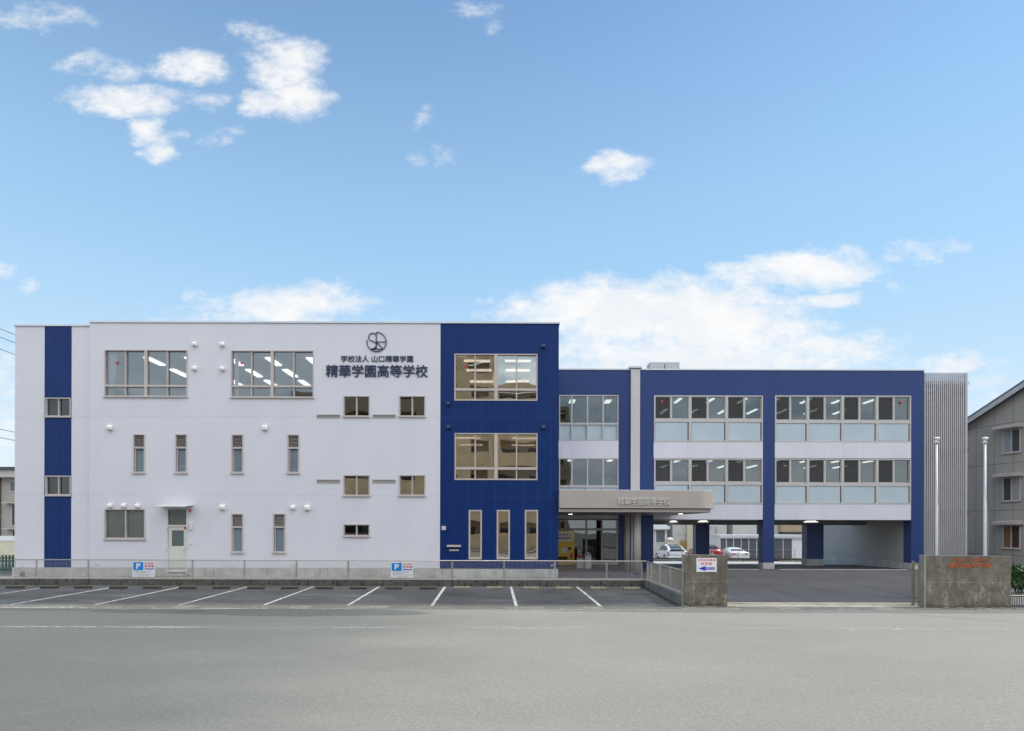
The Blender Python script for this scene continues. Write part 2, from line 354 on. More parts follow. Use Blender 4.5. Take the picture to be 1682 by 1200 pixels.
def gate_concrete():
    g = G('weathered board-marked concrete')
    a = g.noise(2.2, 8, .7); c_ = g.noise(5.5, 6, .7, (1, 1, .10), off=4); f = g.noise(34, 4, .75, off=8); p = g.noise(3.6, 8, .75, (1, 1, .45), off=13); q = g.noise(9, 6, .7, off=23)
    c = g.mix(g.ramp(a, 0, 1, .34, .66), (.125, .111, .086), (.215, .190, .146))
    top = g.ramp(g.M('ADD', g.z, g.M('MULTIPLY', g.M('SUBTRACT', c_, .5), 2.2)), 0, 1, .75, 1.9)
    c = g.mix(g.M('MULTIPLY', g.M('MULTIPLY', top, g.ramp(c_, 0, 1, .42, .66)), .72), c, (.058, .052, .042))
    low = g.ramp(g.z, 1, 0, .55, 1.15)
    c = g.mix(g.M('MULTIPLY', g.M('MULTIPLY', g.ramp(p, 0, 1, .50, .62), low), .75), c, (.37, .335, .265))
    c = g.mix(g.M('MULTIPLY', g.ramp(q, 0, 1, .50, .64), .55), c, (.09, .083, .066))
    foot = g.ramp(g.M('ADD', g.z, g.M('MULTIPLY', g.M('SUBTRACT', a, .5), .3)), 1, 0, .02, .16); c = g.mix(g.M('MULTIPLY', foot, .6), c, (.05, .046, .036))
    c = g.mix(g.M('MULTIPLY', g.ramp(f, 0, 1, .5, .72), .45), c, (.07, .064, .05)); c = g.mix(g.M('MULTIPLY', g.ramp(f, 1, 0, .28, .44), .35), c, (.34, .32, .27))
    ln = g.lines(g.M('ADD', g.z, g.M('MULTIPLY', g.M('SUBTRACT', a, .5), .02)), [.80], .018); c = g.mix(g.M('MULTIPLY', ln, g.ramp(p, .2, .8, .4, .6)), c, (.33, .31, .26))
    g.color(c); g.rough(.93); g.bump(g.M('ADD', f, g.M('MULTIPLY', a, 1.5)), .55, .01); return g.m

def gutter_material():
    g = G('segmented gutter concrete'); n = g.noise(4, 7, .7); f = g.noise(40, 3, .7, off=3)
    cell = g.M('FLOOR', g.M('DIVIDE', g.M('ADD', g.x, 200), .6)); w = g.N.new('ShaderNodeTexWhiteNoise'); w.noise_dimensions = '1D'; g.L.new(cell, w.inputs['W'])
    c = g.mix(g.ramp(w.outputs['Value'], 0, 1, .2, .95), (.155, .152, .135), (.27, .255, .205)); c = g.mix(g.ramp(n, 0, .6, .4, .65), c, (.12, .118, .108)); c = g.mix(g.M('MULTIPLY', g.period(g.x, .6, .02), .7), c, (.06, .06, .055))
    gr = g.M('MULTIPLY', g.M('GREATER_THAN', w.outputs['Value'], .86), g.period(g.x, .075, .03)); c = g.mix(gr, c, (.05, .05, .045)); c = g.mix(g.M('MULTIPLY', g.ramp(f, 0, 1, .5, .7), .3), c, (.09, .09, .08))
    g.color(c); g.rough(.9); return g.m

MT = dict(
    white=siding('white siding', WHITE, .55, [Z_J2, Z_J3], .022, None, (.55, .55, .59), rib=.0, streak=.018),
    navy=siding('ribbed navy cladding', NAVY, .42, [Z_J2, Z_J3], .02, 23.0 / F * D_MAIN, (.02, .045, .16), rib=.045, voff=.12, streak=.07, spec=.22),
    navyw=siding('navy wing cladding', (.0022, .029, .150), .42, WZ_JOINT, .018, 32.0 / F * D_WING, (.02, .045, .16), rib=.05, streak=.06, spec=.5),
    bandw=siding('white band cladding', WHITE, .5, None, .016, 32.0 / F * D_WING, (.52, .52, .55), rib=.05),
    frame=paint('taupe aluminium', (.53, .465, .435), .42, .0, .05, 6),
    frame2=paint('pale grey aluminium', (.52, .49, .465), .42, .0, .05, 6),
    coping=paint('pale metal coping', (.62, .63, .66), .35, .3, .03, 2),
    found=concrete('foundation concrete', (.50, .49, .47), (.28, .28, .27), .3, True, .9, .15),
    canopy=siding('taupe canopy panels', (.43, .375, .335), .45, None, .012, 1.52, (.3, .26, .23), streak=.03),
    pilast=siding('pale taupe cover strip', (.56, .53, .52), .5, [Z_J2 - 1.2, Z_J3 - .6, 3.6, 5.5, 7.6, 9.4], .012, None, (.4, .38, .37), streak=.03),
    baywall=siding('grey bay wall cladding', (.37, .365, .36), .6, None, .016, .9, (.2, .2, .2), rib=.05),
    soffit=paint('grey soffit', (.30, .295, .29), .7, 0, .05, 1),
    roofm=paint('grey roofing', (.25, .25, .26), .8, 0, .1, 1),
    inwall=paint('room wall', (.45, .455, .44), .8, 0, .04, 1),
    inwarm=paint('cream room wall', (.55, .50, .40), .8, 0, .05, 1),
    inceil=paint('room ceiling', (.50, .51, .51), .85, 0, .03, 2),
    infloor=paint('room floor', (.22, .19, .15), .6, 0, .1, 2),
    tan=paint('tan partition', (.42, .33, .2), .7, 0, .05, 1),
    lamp=emit('fluorescent tube', (1, .98, .92), 1.9),
    metal_letters=paint('brushed metal letters', (.70, .67, .64), .4, .15, .03, 4),
    downlight_and_fill=emit('canopy downlight and added fill', (1, .93, .8), 7.0),
    outlamp=emit('soffit lamp', (1, .98, .9), .72),
    glass=glass('window glass', .13, (.78, .80, .81), 0, .004),
    glassb=glass('wing glass', .115, (.56, .60, .61), 0, .004),
    glassk=glass('dim stair glass', .07, (.34, .34, .32), 0, .004),
    glassr=glass('reflective blue block glass', .44, (.78, .75, .70), 0, .005, (1, .93, .84)),
    glassd=glass('entrance glass', .12, (.5, .52, .5), 0, .003),
    frosted=paint('frosted grey glass', (.115, .12, .115), .22, 0, .12, .9),
    panel=paint('pale blue glazed panel', (.47, .55, .585), .22, 0, .05, .8),
    jal=paint('blue grey louvre glass', (.16, .225, .265), .18, 0, .12, 3),
    louv=paint('taupe louvre blades', (.30, .265, .25), .5, 0, .06, 6),
    insect=screen_mesh('dark insect screen', (.062, .061, .06), .60),
    blind=paint('ivory blind slats', (.78, .72, .60), .6, 0, .03, 3),
    curtain=paint('white curtain', (.75, .76, .76), .9, 0, .05, 4),
    red=paint('red film', (.62, .02, .025), .4, 0, .03),
    hood=paint('cream vent hood', (.74, .73, .69), .5, 0, .04, 6),
    hoodn=paint('navy vent hood', (.012, .04, .11), .45, 0, .05, 6),
    steel=paint('beige painted steel', (.47, .435, .395), .45, .2, .08, 5),
    steelw=paint('white painted steel', (.62, .63, .65), .4, .0, .05, 5),
    ltgrey=paint('light grey metal', (.6, .6, .6), .45, .2, .05, 4),
    dark=paint('dark grey', (.04, .04, .042), .6, 0, .1, 4),
    black=paint('black rubber', (.015, .015, .016), .7, 0, .1, 4),
    cream=paint('cream enamel door', (.66, .65, .59), .5, 0, .03, 2),
    navyink=paint('navy letters', (.016, .032, .088), .5, 0, .03, 4),
    slat=paint('grey brown louvre slats', (.47, .44, .445), .45, .3, .05, 3),
    signw=paint('white sign board', (.78, .78, .80), .4, 0, .03, 4),
    pblue=paint('sign blue', (.0, .22, .66), .4, 0, .03, 4), ablue=paint('arrow blue', (.012, .022, .36), .4, 0, .03, 4),
    pred=paint('sign red', (.66, .06, .11), .4, 0, .03, 4), pgrey=paint('sign grey print', (.28, .28, .32), .5, 0, .03, 4),
    orange=paint('orange letters', (.46, .125, .04), .7, 0, .3, 14),
    gatec=gate_concrete(),
    gatec_old=concrete('weathered gate concrete', (.195, .172, .13), (.06, .052, .038), .66, True, .92, .55),
    kerbc=concrete('stained kerb concrete', (.115, .108, .094), (.014, .013, .011), .97, True, .92, .45, 11.0),
    blockc=concrete('grey block', (.22, .22, .21), (.06, .06, .055), .5, True),
    gutter=gutter_material(),
    edging=concrete('gutter concrete', (.20, .195, .165), (.1, .1, .085), .6, False),
    pave=concrete('paving concrete', (.25, .245, .23), (.08, .08, .075), .5, False),
    lightc=concrete('bright concrete', (.60, .59, .55), (.3, .3, .28), .3, False),
)

# ------------------------------------------------------------------ the setting
def build_setting():
    def road_extra(g, c):
        # damp and oil-stained asphalt on the left of the road, and a paler right half
        e = g.noise(1.1, 6, .65, (.45, 1, 1), off=31); l = g.noise(.35, 4, .6, (.5, 1, 1), off=41)
        left = g.M('MULTIPLY', g.ramp(g.M('ADD', g.x, g.M('MULTIPLY', g.M('SUBTRACT', l, .5), 9.0)), 1, 0, -9.0, 1.0), .8)
        c = g.mix(left, c, (.40, .455, .45), 'MULTIPLY')
        def blob(cx, cy, rx, ry, soft, amt):
            a = g.M('DIVIDE', g.M('SUBTRACT', g.x, cx), rx); b = g.M('DIVIDE', g.M('SUBTRACT', g.y, cy), ry)
            q = g.M('ADD', g.M('ADD', g.M('POWER', g.M('ABSOLUTE', a), 2.0), g.M('POWER', g.M('ABSOLUTE', b), 2.0)), g.M('MULTIPLY', g.M('SUBTRACT', e, .5), 1.6))
            return g.M('MULTIPLY', g.ramp(q, 1, 0, 1 - soft, 1 + soft), amt)
        for args in ((-6.2, 17.45, 3.8, .75, .25, .55), (-10.6, 17.6, 1.6, .42, .3, .5), (-14.5, 17.9, 2.5, .3, .4, .35), (10.5, 17.95, 9.5, .42, .25, .45), (0, 18.1, 3.5, .25, .4, .25)):
            c = g.mix(blob(*args), c, (.30, .36, .37), 'MULTIPLY')
        # one long repaired crack on the right
        k = g.M('ABSOLUTE', g.M('SUBTRACT', g.M('ADD', g.x, g.M('MULTIPLY', g.M('SUBTRACT', g.noise(.8, 3), .5), .4)), g.M('ADD', 11.2, g.M('MULTIPLY', g.M('SUBTRACT', 17.6, g.y), 1.15))))
        k = g.M('MULTIPLY', g.M('LESS_THAN', k, .07), g.M('GREATER_THAN', g.x, 9.5))
        return g.mix(g.M('MULTIPLY', k, .5), c, (.1, .1, .1))
    road_m = asphalt('sun-bleached road asphalt', (.268, .259, .225), (.318, .306, .266), 2.4, 0, .5, road_extra, .85, .10, .32)
    def lot_extra(g, c):
        s = g.noise(1.0, 6, .65, (.35, 1.3, 1), off=17); p = g.noise(.55, 5, .6, (.4, 1, 1), off=27)
        c = g.mix(g.M('MULTIPLY', g.ramp(s, 0, 1, .52, .68), .62), c, (.03, .03, .032))
        c = g.mix(g.M('MULTIPLY', g.ramp(p, 0, 1, .53, .70), .6), c, (.16, .165, .165))
        for (cx, cy, rx, ry, amt) in ((-2.0, 22.0, .8, .9, .5), (4.5, 21.9, .7, .5, .55), (-5.0, 22.4, .9, .8, .35), (1.6, 22.6, .9, .7, .35), (-8.4, 22.2, .8, .8, .35), (-12.2, 22.5, 1.0, .8, .35), (-15.6, 22.0, 1.0, .7, .3), (5.0, 19.6, .5, .8, .5)):
            a = g.M('DIVIDE', g.M('SUBTRACT', g.x, cx), rx); b = g.M('DIVIDE', g.M('SUBTRACT', g.y, cy), ry)
            q = g.M('ADD', g.M('ADD', g.M('MULTIPLY', a, a), g.M('MULTIPLY', b, b)), g.M('MULTIPLY', g.M('SUBTRACT', p, .5), 1.8)); c = g.mix(g.ramp(q, amt, 0, .1, 1.3), c, (.018, .018, .019))
        return g.mix(g.ramp(g.M('ADD', g.y, g.M('MULTIPLY', g.M('SUBTRACT', s, .5), .9)), .55, 0, 18.9, 19.6), c, (.17, .16, .13))
    lot_m = asphalt('damp parking asphalt', (.041, .044, .046), (.080, .084, .087), 1.6, .42, .45, lot_extra, .85, .3, .3)
    def yard_extra(g, c):
        n = g.noise(.7, 5, .6, (1.2, .4, 1), off=51); w = g.noise(.35, 4, .6, off=57)
        c = g.mix(g.M('MULTIPLY', g.ramp(n, 0, 1, .48, .68), .4), c, (.036, .036, .041))
        for (x0, k, wd, amt) in ((10.2, .0, .34, .5), (14.1, -.03, .5, .5), (12.0, .05, .22, .3), (8.3, .06, .3, .35), (16.5, -.08, .4, .35), (18.6, .1, .35, .3)):
            d = g.M('ABSOLUTE', g.M('SUBTRACT', g.M('ADD', g.x, g.M('MULTIPLY', g.M('SUBTRACT', w, .5), 1.6)), g.M('ADD', x0, g.M('MULTIPLY', g.M('SUBTRACT', g.y, 25.0), k)))); c = g.mix(g.M('MULTIPLY', g.ramp(d, amt, 0, 0, wd), g.ramp(n, .4, 1, .35, .6)), c, (.026, .026, .03))
        return c
    yard_m = asphalt('new dark asphalt', (.047, .048, .054), (.073, .073, .079), 1.3, .12, .4, pebble=.25, extra=yard_extra)
    soil = asphalt('bare ground', (.16, .155, .14), (.22, .21, .19), 1.0)
    struct(MB().quad((-400, -250, -.42), (400, -250, -.42), (400, 700, -.42), (-400, 700, -.42)).build('ground', soil))
    m = MB()
    for i in range(18): m.box(-90 + i * 10, -80 + i * 10, -10, 18.3, -.4, 0.0)
    struct(MB().box(-90, 90, -10, 18.3, -.4, 0).build('road', road_m))
    struct(MB().box(-90, 90, -14.5, -10.0, -.4, .12).build('pavement', MT['pave']))
    struct(MB().box(-90, 90, 18.3, 18.78, -.4, .012).build('gutter', MT['gutter']))
    def slab(name, x0, x1, pts, mat, bottom=-.4):
        m = MB(); m.prism([(y, z) for y, z in pts] + [(pts[-1][0], bottom), (pts[0][0], bottom)], x0, x1, 'x'); return struct(m.build(name, mat))
    slab('parking_lot', -60, 5.36, [(18.78, .006), (24.3, .09)], lot_m)
    slab('yard', 5.52, 60, [(18.78, .0), (32.3, .285), (37.0, .20), (42.5, .10)], yard_m)
    struct(MB().box(-60, 5.52, 24.5, 46, -.4, .33).build('forecourt', MT['pave']))
    m = MB()
    for i in range(66): m.box(-60 + i * 1.0, -60.006 + (i + 1) * 1.0 if i < 65 else 5.36, 24.3, 24.5, -.4, .337)
    struct(m.build('kerb', MT['kerbc']))
    struct(MB().box(5.36, 5.52, 18.85, 24.5, -.4, .362).build('kerb', MT['blockc']))
    # bright threshold of the gateway
    m = MB(); m.prism([(18.8, .02), (19.35, .03), (19.35, -.3), (18.8, -.3)], 6.75, 13.1, 'x'); m.prism([(19.37, .045), (19.62, .055), (19.62, -.3), (19.37, -.3)], 6.75, 13.1, 'x')
    struct(m.build('threshold', concrete('gate threshold', (.35, .32, .255), (.15, .14, .115), .6, False)))
    slab('back_strip', 5.6, 40, [(37.6, .222), (42.3, .130)], MT['lightc'])
    # painted lines
    wl = worn_paint('worn white line', (.56, .56, .55), .49, 7); wl2 = worn_paint('very worn white line', (.50, .50, .485), .45, 5); fl = worn_paint('stall line paint', (.50, .50, .49), .55, 9)
    struct(MB().quad((-60, 18.16, .004), (-4.5, 18.16, .004), (-4.5, 18.32, .004), (-60, 18.32, .004)).build('road_line', wl))
    struct(MB().quad((-4.5, 18.17, .004), (60, 18.10, .004), (60, 18.26, .004), (-4.5, 18.32, .004)).build('road_line', wl2))
    struct(MB().quad((-60, 14.72, .004), (60, 14.66, .004), (60, 14.83, .004), (-60, 14.89, .004)).build('road_line', wl2))
    def lotz(y): return .006 + (y - 18.78) / (24.3 - 18.78) * .084
    def on_lot(px, py):
        y = 22
        for _ in range(20): y = (H - lotz(y) - .004) * F / (py - HY - R * (px - CX))
        return Vector((wx(px, y, py), y, lotz(y) + .004))
    for k in range(-1, 9):
        fx, nx = 947.5 - 108.3 * k, 987.5 - 139.3 * k
        if k == -1: continue
        a, b = on_lot(fx, 963.4), on_lot(nx, 995.6 + R * (nx - 841)); w = .05
        b = a + (b - a) * ((18.9 - a.y) / (b.y - a.y)) if b.y < 18.9 else b
        struct(MB().quad((a.x - w, a.y, a.z), (a.x + w, a.y, a.z), (b.x + w, b.y, b.z), (b.x - w, b.y, b.z)).build('stall_line', fl))
    yl = worn_paint('yard line paint', (.66, .66, .65), .62, 6)
    struct(MB().quad((wx(1190, 31.9), 31.85, .284), (wx(1246, 31.9), 31.85, .284), (wx(1246, 31.9), 32.0, .287), (wx(1190, 31.9), 32.0, .287)).build('yard_line', yl))
    struct(MB().quad((wx(1281, 31.9), 31.85, .284), (wx(1492, 31.9), 31.85, .284), (wx(1492, 31.9), 32.0, .287), (wx(1281, 31.9), 32.0, .287)).build('yard_line', yl))
build_setting()

# ------------------------------------------------------------------ the school
def pxrect(x0, y0, x1, y1, d):
    xc = (x0 + x1) / 2; yc = (y0 + y1) / 2
    return wx(x0, d, yc), wx(x1, d, yc), wz(y1, d, xc), wz(y0, d, xc)

def build_school():
    S = empty('school_building', (0, D_MAIN, ZB), 'three-storey white and navy school with taupe entrance canopy and open ground-floor parking bays', 'school')
    def P(mb, name, mat, label=None, bevel=0.): return tag(under(S, mb.build(name, mat, None, bevel)), label)
    def sub(mb, name, mat, parent, label=None):
        o = mb.build(name, mat); o.parent = parent; return tag(o, label)
    th = .25

    def window(rect, d, xs=(), ys=(), fw=1.5, cells=None, sash=0., sill=True, frame='frame', depth=.12, proud=.025, parent_label=None, inset=.07, extra_cols=None):
        """rect in photo px; xs/ys = (centre px, width px) of the posts/rails (posts run full height unless extra_cols says otherwise)"""
        X0, X1, Z0, Z1 = pxrect(*rect, d); k = d / F; f = fw * k
        yf, yb = d - proud, d + depth
        m = MB(); m.box(X0, X1, yf, yb, Z1 - f, Z1); m.box(X0, X1, yf, yb, Z0, Z0 + f * 1.25); m.box(X0, X0 + f, yf, yb, Z0 + f * 1.25, Z1 - f); m.box(X1 - f, X1, yf, yb, Z0 + f * 1.25, Z1 - f)
        if sill: m.box(X0 - .03, X1 + .03, yf - .05, yf - .002, Z0 - .03, Z0 + f * .55)
        yc = (rect[1] + rect[3]) / 2; xc = (rect[0] + rect[2]) / 2
        xe = [(X0, X0 + f)] + [(wx(p - w / 2, d, yc), wx(p + w / 2, d, yc)) for p, w in xs] + [(X1 - f, X1)]
        ze = [(Z0, Z0 + f * 1.25)] + [(wz(p + w / 2, d, xc), wz(p - w / 2, d, xc)) for p, w in sorted(ys, reverse=True)] + [(Z1 - f, Z1)]
        for j, (a, b) in enumerate(ze[1:-1]): m.box(X0 + f, X1 - f, yf + .004, yb - .004, a, b)
        for i, (a, b) in enumerate(xe[1:-1]):
            thin = xs[i][1] < 2.2
            for j in range(len(ze) - 1):
                if thin and (cells or {}).get((i, j)) == 'skip': continue
                m.box(a, b, yf + (.03 if thin else .002), yb - .008, ze[j][1], ze[j + 1][0])
        groups = {}
        for i in range(len(xe) - 1):
            for j in range(len(ze) - 1):
                mat = (cells or {}).get((i, j), (cells or {}).get('*', 'glass'))
                if mat in ('skip', 'join'): continue
                xa, xb = xe[i][1], xe[i + 1][0]
                t = i
                while (cells or {}).get((t, j)) == 'join': t += 1
                # each pane sits in its own sash
                sf = sash * k; a, b, c, e = xa, xb, ze[j][1], ze[j + 1][0]
                off = inset + (.03 if i % 2 else 0.)
                if sf:
                    s0, s1 = d + off - .045, d + off + .02
                    s0 = max(s0, yf + .01)
                    m.box(a, b, s0, s1, e - sf, e); m.box(a, b, s0, s1, c, c + sf * 1.2); m.box(a, a + sf, s0, s1, c + sf * 1.2, e - sf); m.box(b - sf, b, s0, s1, c + sf * 1.2, e - sf)
                groups.setdefault(mat, MB()).box(a + sf, b - sf, d + off - .005, d + off + .005, c + sf * 1.2 if sf else c, e - sf)
        w = P(m, 'window', MT[frame], parent_label)
        for mat, g in groups.items():
            nm = {'insect': 'insect_screen', 'jal': 'glass_louvres', 'louv': 'louvre'}.get(mat, 'pane'); sub(g, nm, MT[mat], w)
        return w
    def marker(w, px, py, d, s=3.0):
        x, z = wx(px, d, py), wz(py, d, px); r = s * d / F
        sub(MB().prism([(x - r, z + r * .75), (x + r, z + r * .75), (x, z - r * .95)], d + .035, d + .04, 'y'), 'access_marker', MT['red'], w)
    def curtain(w, x0, x1a, x1b, y0, y1, d):
        """gathered curtain just inside the glass: straight left edge, right edge running from x1a (top) to x1b (bottom)"""
        m = MB(); n = 14; t, b = [], []
        za, zb = wz(y0, d, x0), wz(y1, d, x0)
        for i in range(n + 1):
            u = i / n; dy = .18 + .05 * math.sin(u * 22)
            t.append((wx(x0 + (x1a - x0) * u, d), d + dy, za)); b.append((wx(x0 + (x1b - x0) * u, d), d + dy, zb))
        m.sm = True
        for i in range(n): m.quad(b[i], b[i + 1], t[i + 1], t[i])
        for i in range(n): m.quad(*[(p[0], p[1] + .012, p[2]) for p in (b[i], t[i], t[i + 1], b[i + 1])])
        sub(m, 'curtain', MT['curtain'], w)

    holes_main, holes_blue, holes_rec = [], [], []
    # --- windows of the white front
    def hole(lst, rect, d): a = pxrect(*rect, d); lst.append((a[0] + .002, a[1] - .002, a[2] + .002, a[3] - .002))
    r1, r2 = (171.6, 574.3, 308, 651.6), (379.7, 575.4, 515.4, 652.8)
    for r in (r1, r2): hole(holes_main, r, D_MAIN)
    w = window(r1, D_MAIN, [(205.7, 1.4), (239.6, 4.4), (274.5, 1.4)], [(633.5, 3.2)], 1.5, None, .45); marker(w, 190.6, 595.5, D_MAIN); curtain(w, 175, 188, 181, 578, 648, D_MAIN)
    w = window(r2, D_MAIN, [(413, 1.4), (447, 4.6), (482.3, 1.4)], [(634.3, 3.2)], 1.5, None, .45); marker(w, 396.5, 596.5, D_MAIN); curtain(w, 382.5, 388, 387.5, 578, 648, D_MAIN)
    for (x0, x1) in ((564, 607.3), (655.5, 698.7)):
        for (y0, y1) in ((649.8, 684.2), (779.8, 814.2)):
            r = (x0, y0, x1, y1); hole(holes_main, r, D_MAIN); window(r, D_MAIN, [((x0 + x1) / 2, 1.4)], [], 1.5, {'*': 'glassr' if y0 > 700 else 'glass'}, .55)
    r = (564, 860.5, 607.3, 880.8); hole(holes_main, r, D_MAIN); window(r, D_MAIN, [(585.6, 1.4)], [], 1.5, None, .55)
    r = (171.6, 835.3, 238.8, 885.6); hole(holes_main, r, D_MAIN); window(r, D_MAIN, [(205.8, 1.5)], [], 1.8, {'*': 'frosted'}, .5)
    jl = [(218.6, 712.6, 238.6, 776.8), (287.8, 712.6, 307.6, 776.8), (380.2, 712.9, 400, 777), (472.2, 713, 492, 777.2), (380.2, 843, 400, 907.6), (448.6, 843, 469, 907.6)]
    for r in jl:
        hole(holes_main, r, D_MAIN); yt = r[1] + 22.5
        w = window(r, D_MAIN, [], [(yt, 2.6)], 1.9, {'*': 'skip'}, 0)
        a = pxrect(r[0] + 2.2, r[1] + 2, r[2] - 2.2, yt - 1.3, D_MAIN); m = MB(); n = 8
        for i in range(n):
            z = a[2] + (a[3] - a[2]) * i / n; q = len(m.v); hh = (a[3] - a[2]) / n
            m.prism([(D_MAIN + .02, z + .004), (D_MAIN + .03, z + .004), (D_MAIN + .09, z + hh * .95), (D_MAIN + .08, z + hh * .95)], a[0], a[1], 'x')
        sub(m, 'louvre', MT['louv'], w)
        a = pxrect(r[0] + 4.2, yt + 1.3, r[2] - 3.4, r[3] - 2.4, D_MAIN); m = MB(); n = 15
        for i in range(n):
            z = a[2] + (a[3] - a[2]) * i / n; hh = (a[3] - a[2]) / n
            m.prism([(D_MAIN + .045, z), (D_MAIN + .051, z), (D_MAIN + .08, z + hh * 1.04), (D_MAIN + .074, z + hh * 1.04)], a[0], a[1], 'x')
        sub(m, 'glass_louvres', MT['jal'], w)
        m = MB(); s = 1.8 / F * D_MAIN; m.box(a[0] - s * .9, a[0] - .004, D_MAIN + .02, D_MAIN + .1, a[2], a[3]); m.box(a[1] + .004, a[1] + s * .6, D_MAIN + .02, D_MAIN + .1, a[2], a[3]); sub(m, 'frame', MT['frame'], w)
    # --- door with fanlight
    r = (274.6, 835, 307.6, 941); hole(holes_main, r, D_MAIN)
    X0, X1, Z0, Z1 = pxrect(*r, D_MAIN); k = D_MAIN / F
    m = MB(); fw = 1.4 * k; zt = wz(863.2, D_MAIN, 291); dm = D_MAIN
    m.box(X0, X0 + fw, dm - .02, dm + .12, Z0, Z1); m.box(X1 - fw, X1, dm - .02, dm + .12, Z0, Z1); m.box(X0 + fw, X1 - fw, dm - .02, dm + .12, Z1 - fw, Z1); m.box(X0 + fw, X1 - fw, dm - .018, dm + .118, zt - .035, zt + .035)
    door = P(m, 'door', MT['cream'], 'cream back door with small frosted light and fanlight under a thin metal hood')
    lx0, lx1, lz0, lz1 = pxrect(281.5, 870.7, 301.3, 896.6, D_MAIN); a0, a1, b0, b1 = X0 + fw, X1 - fw, Z0 + .03, zt - .037
    m = MB(); wall_mesh(m, a0 + .004, a1 - .004, b0, b1, dm + .03, .045, [(lx0, lx1, lz0, lz1)]); sub(m, 'door_leaf', MT['cream'], door)
    sub(MB().box(lx0, lx1, dm + .045, dm + .055, lz0, lz1), 'pane', paint('door light', (.10, .125, .13), .2, 0, .1, 2), door)
    sub(MB().box(a0, a1, dm + .045, dm + .055, zt + .036, Z1 - fw), 'fanlight', MT['frosted'], door)
    hx, hz = wx(304, dm, 903), wz(903, dm, 304)
    m = MB(); m.tube([(hx, dm + .03, hz), (hx, dm - .03, hz), (hx - .13, dm - .03, hz)], .012, 6); sub(m, 'handle', MT['ltgrey'], door)
    for q in (.08, -.18): sub(MB().lathe((hx + .005, dm, hz + q), [(.02, .028), (.02, .0)], 8, 'y'), 'lock', MT['ltgrey'], door)
    for pz in (870, 902, 935): sub(MB().box(X0 - .02, X0 + .02, dm - .04, dm - .021, wz(pz + 3, dm, 275), wz(pz - 3, dm, 275)), 'hinge', MT['ltgrey'], door)
    sub(MB().box(wx(302, dm), wx(306.3, dm), dm + .02, dm + .028, wz(869, dm, 304), wz(865, dm, 304)), 'notice', MT['red'], door)
    m = MB(); ax0, ax1 = wx(263.5, dm), wx(317.6, dm); az = wz(832.5, dm, 291)
    m.prism([(dm, az + .1), (dm - .62, az + .03), (dm - .62, az - .02), (dm - .6, az - .02), (dm - .6, az + .01), (dm, az + .07)], ax0 + .05, ax1, 'x'); P(m, 'door_hood', MT['ltgrey'])
    P(MB().box(wx(271, dm), wx(312, dm), dm - .75, dm - .03, .33, .43).box(wx(268, dm), wx(309, dm), dm - 1.0, dm - .75, .33, .385), 'doorstep', MT['pave'])
    # --- vents
    def vent(px, py, s, mat, d=D_MAIN):
        x, z = wx(px, d, py), wz(py, d, px); r = s * .88 / F * d
        m = MB(); m.sm = True
        prof = []
        for i in range(7):
            a = math.pi / 2 * i / 6; prof.append((d - .02 - .13 * math.sin(a), z + r * .95 * math.cos(a)))
        q = [(d, z + r * .95)] + prof[1:] + [(d - .15, z - r * .9), (d, z - r * .9)]
        m.prism(q, x - r * .95, x + r * .95, 'x'); m.sm = False; m.box(x - r * .8, x + r * .8, d - .13, d - .001, z - r * 1.04, z - r * .905)
        P(m, 'vent_hood', mat, None, .015)
    for (px, py, s) in ((320.5, 565.3, 4), (366, 565.8, 4), (320.5, 605, 4), (366, 605.5, 4), (181.6, 702, 5), (435.6, 702.3, 5), (182, 830, 4), (204.5, 830, 4), (227.5, 830.2, 4), (366.2, 832.6, 5), (481.8, 833, 4), (505, 833.6, 5)): vent(px, py, s, MT['hood'])
    for (px, py) in ((892, 568.3), (736.8, 662.7), (736.8, 701), (892, 701.5)): vent(px, py, 3.7, MT['hoodn'])
    # flat grilles between the small windows
    for (x0, x1) in ((520.3, 558.8), (612, 650)):
        for (y0, y1) in ((680.6, 686.8), (787.3, 793.6)):
            a = pxrect(x0, y0, x1, y1, D_MAIN); hole(holes_main, (x0, y0, x1, y1), D_MAIN)
            m = MB(); m.box(a[0], a[1], dm - .02, dm + .02, a[2], a[2] + .02); m.box(a[0], a[1], dm - .02, dm + .02, a[3] - .02, a[3]); m.box(a[0], a[0] + .02, dm - .02, dm + .02, a[2] + .02, a[3] - .02); m.box(a[1] - .02, a[1], dm - .02, dm + .02, a[2] + .02, a[3] - .02)
            for i in range(4):
                z = a[2] + .02 + (a[3] - a[2] - .04) * i / 4; m.prism([(dm - .01, z), (dm, z), (dm + .03, z + .035), (dm + .02, z + .035)], a[0] + .02, a[1] - .02, 'x')
            m.box(a[0], a[1], dm + .06, dm + .08, a[2], a[3]); P(m, 'vent_grille', paint('grille', (.44, .41, .385), .5, 0, .06, 5) if 'vg' not in MT else MT['vg'])
    # --- blue block windows
    dm = D_MAIN
    B1, B2 = (746.4, 581, 882.8, 657.9), (746.8, 711.2, 882.8, 788.2)
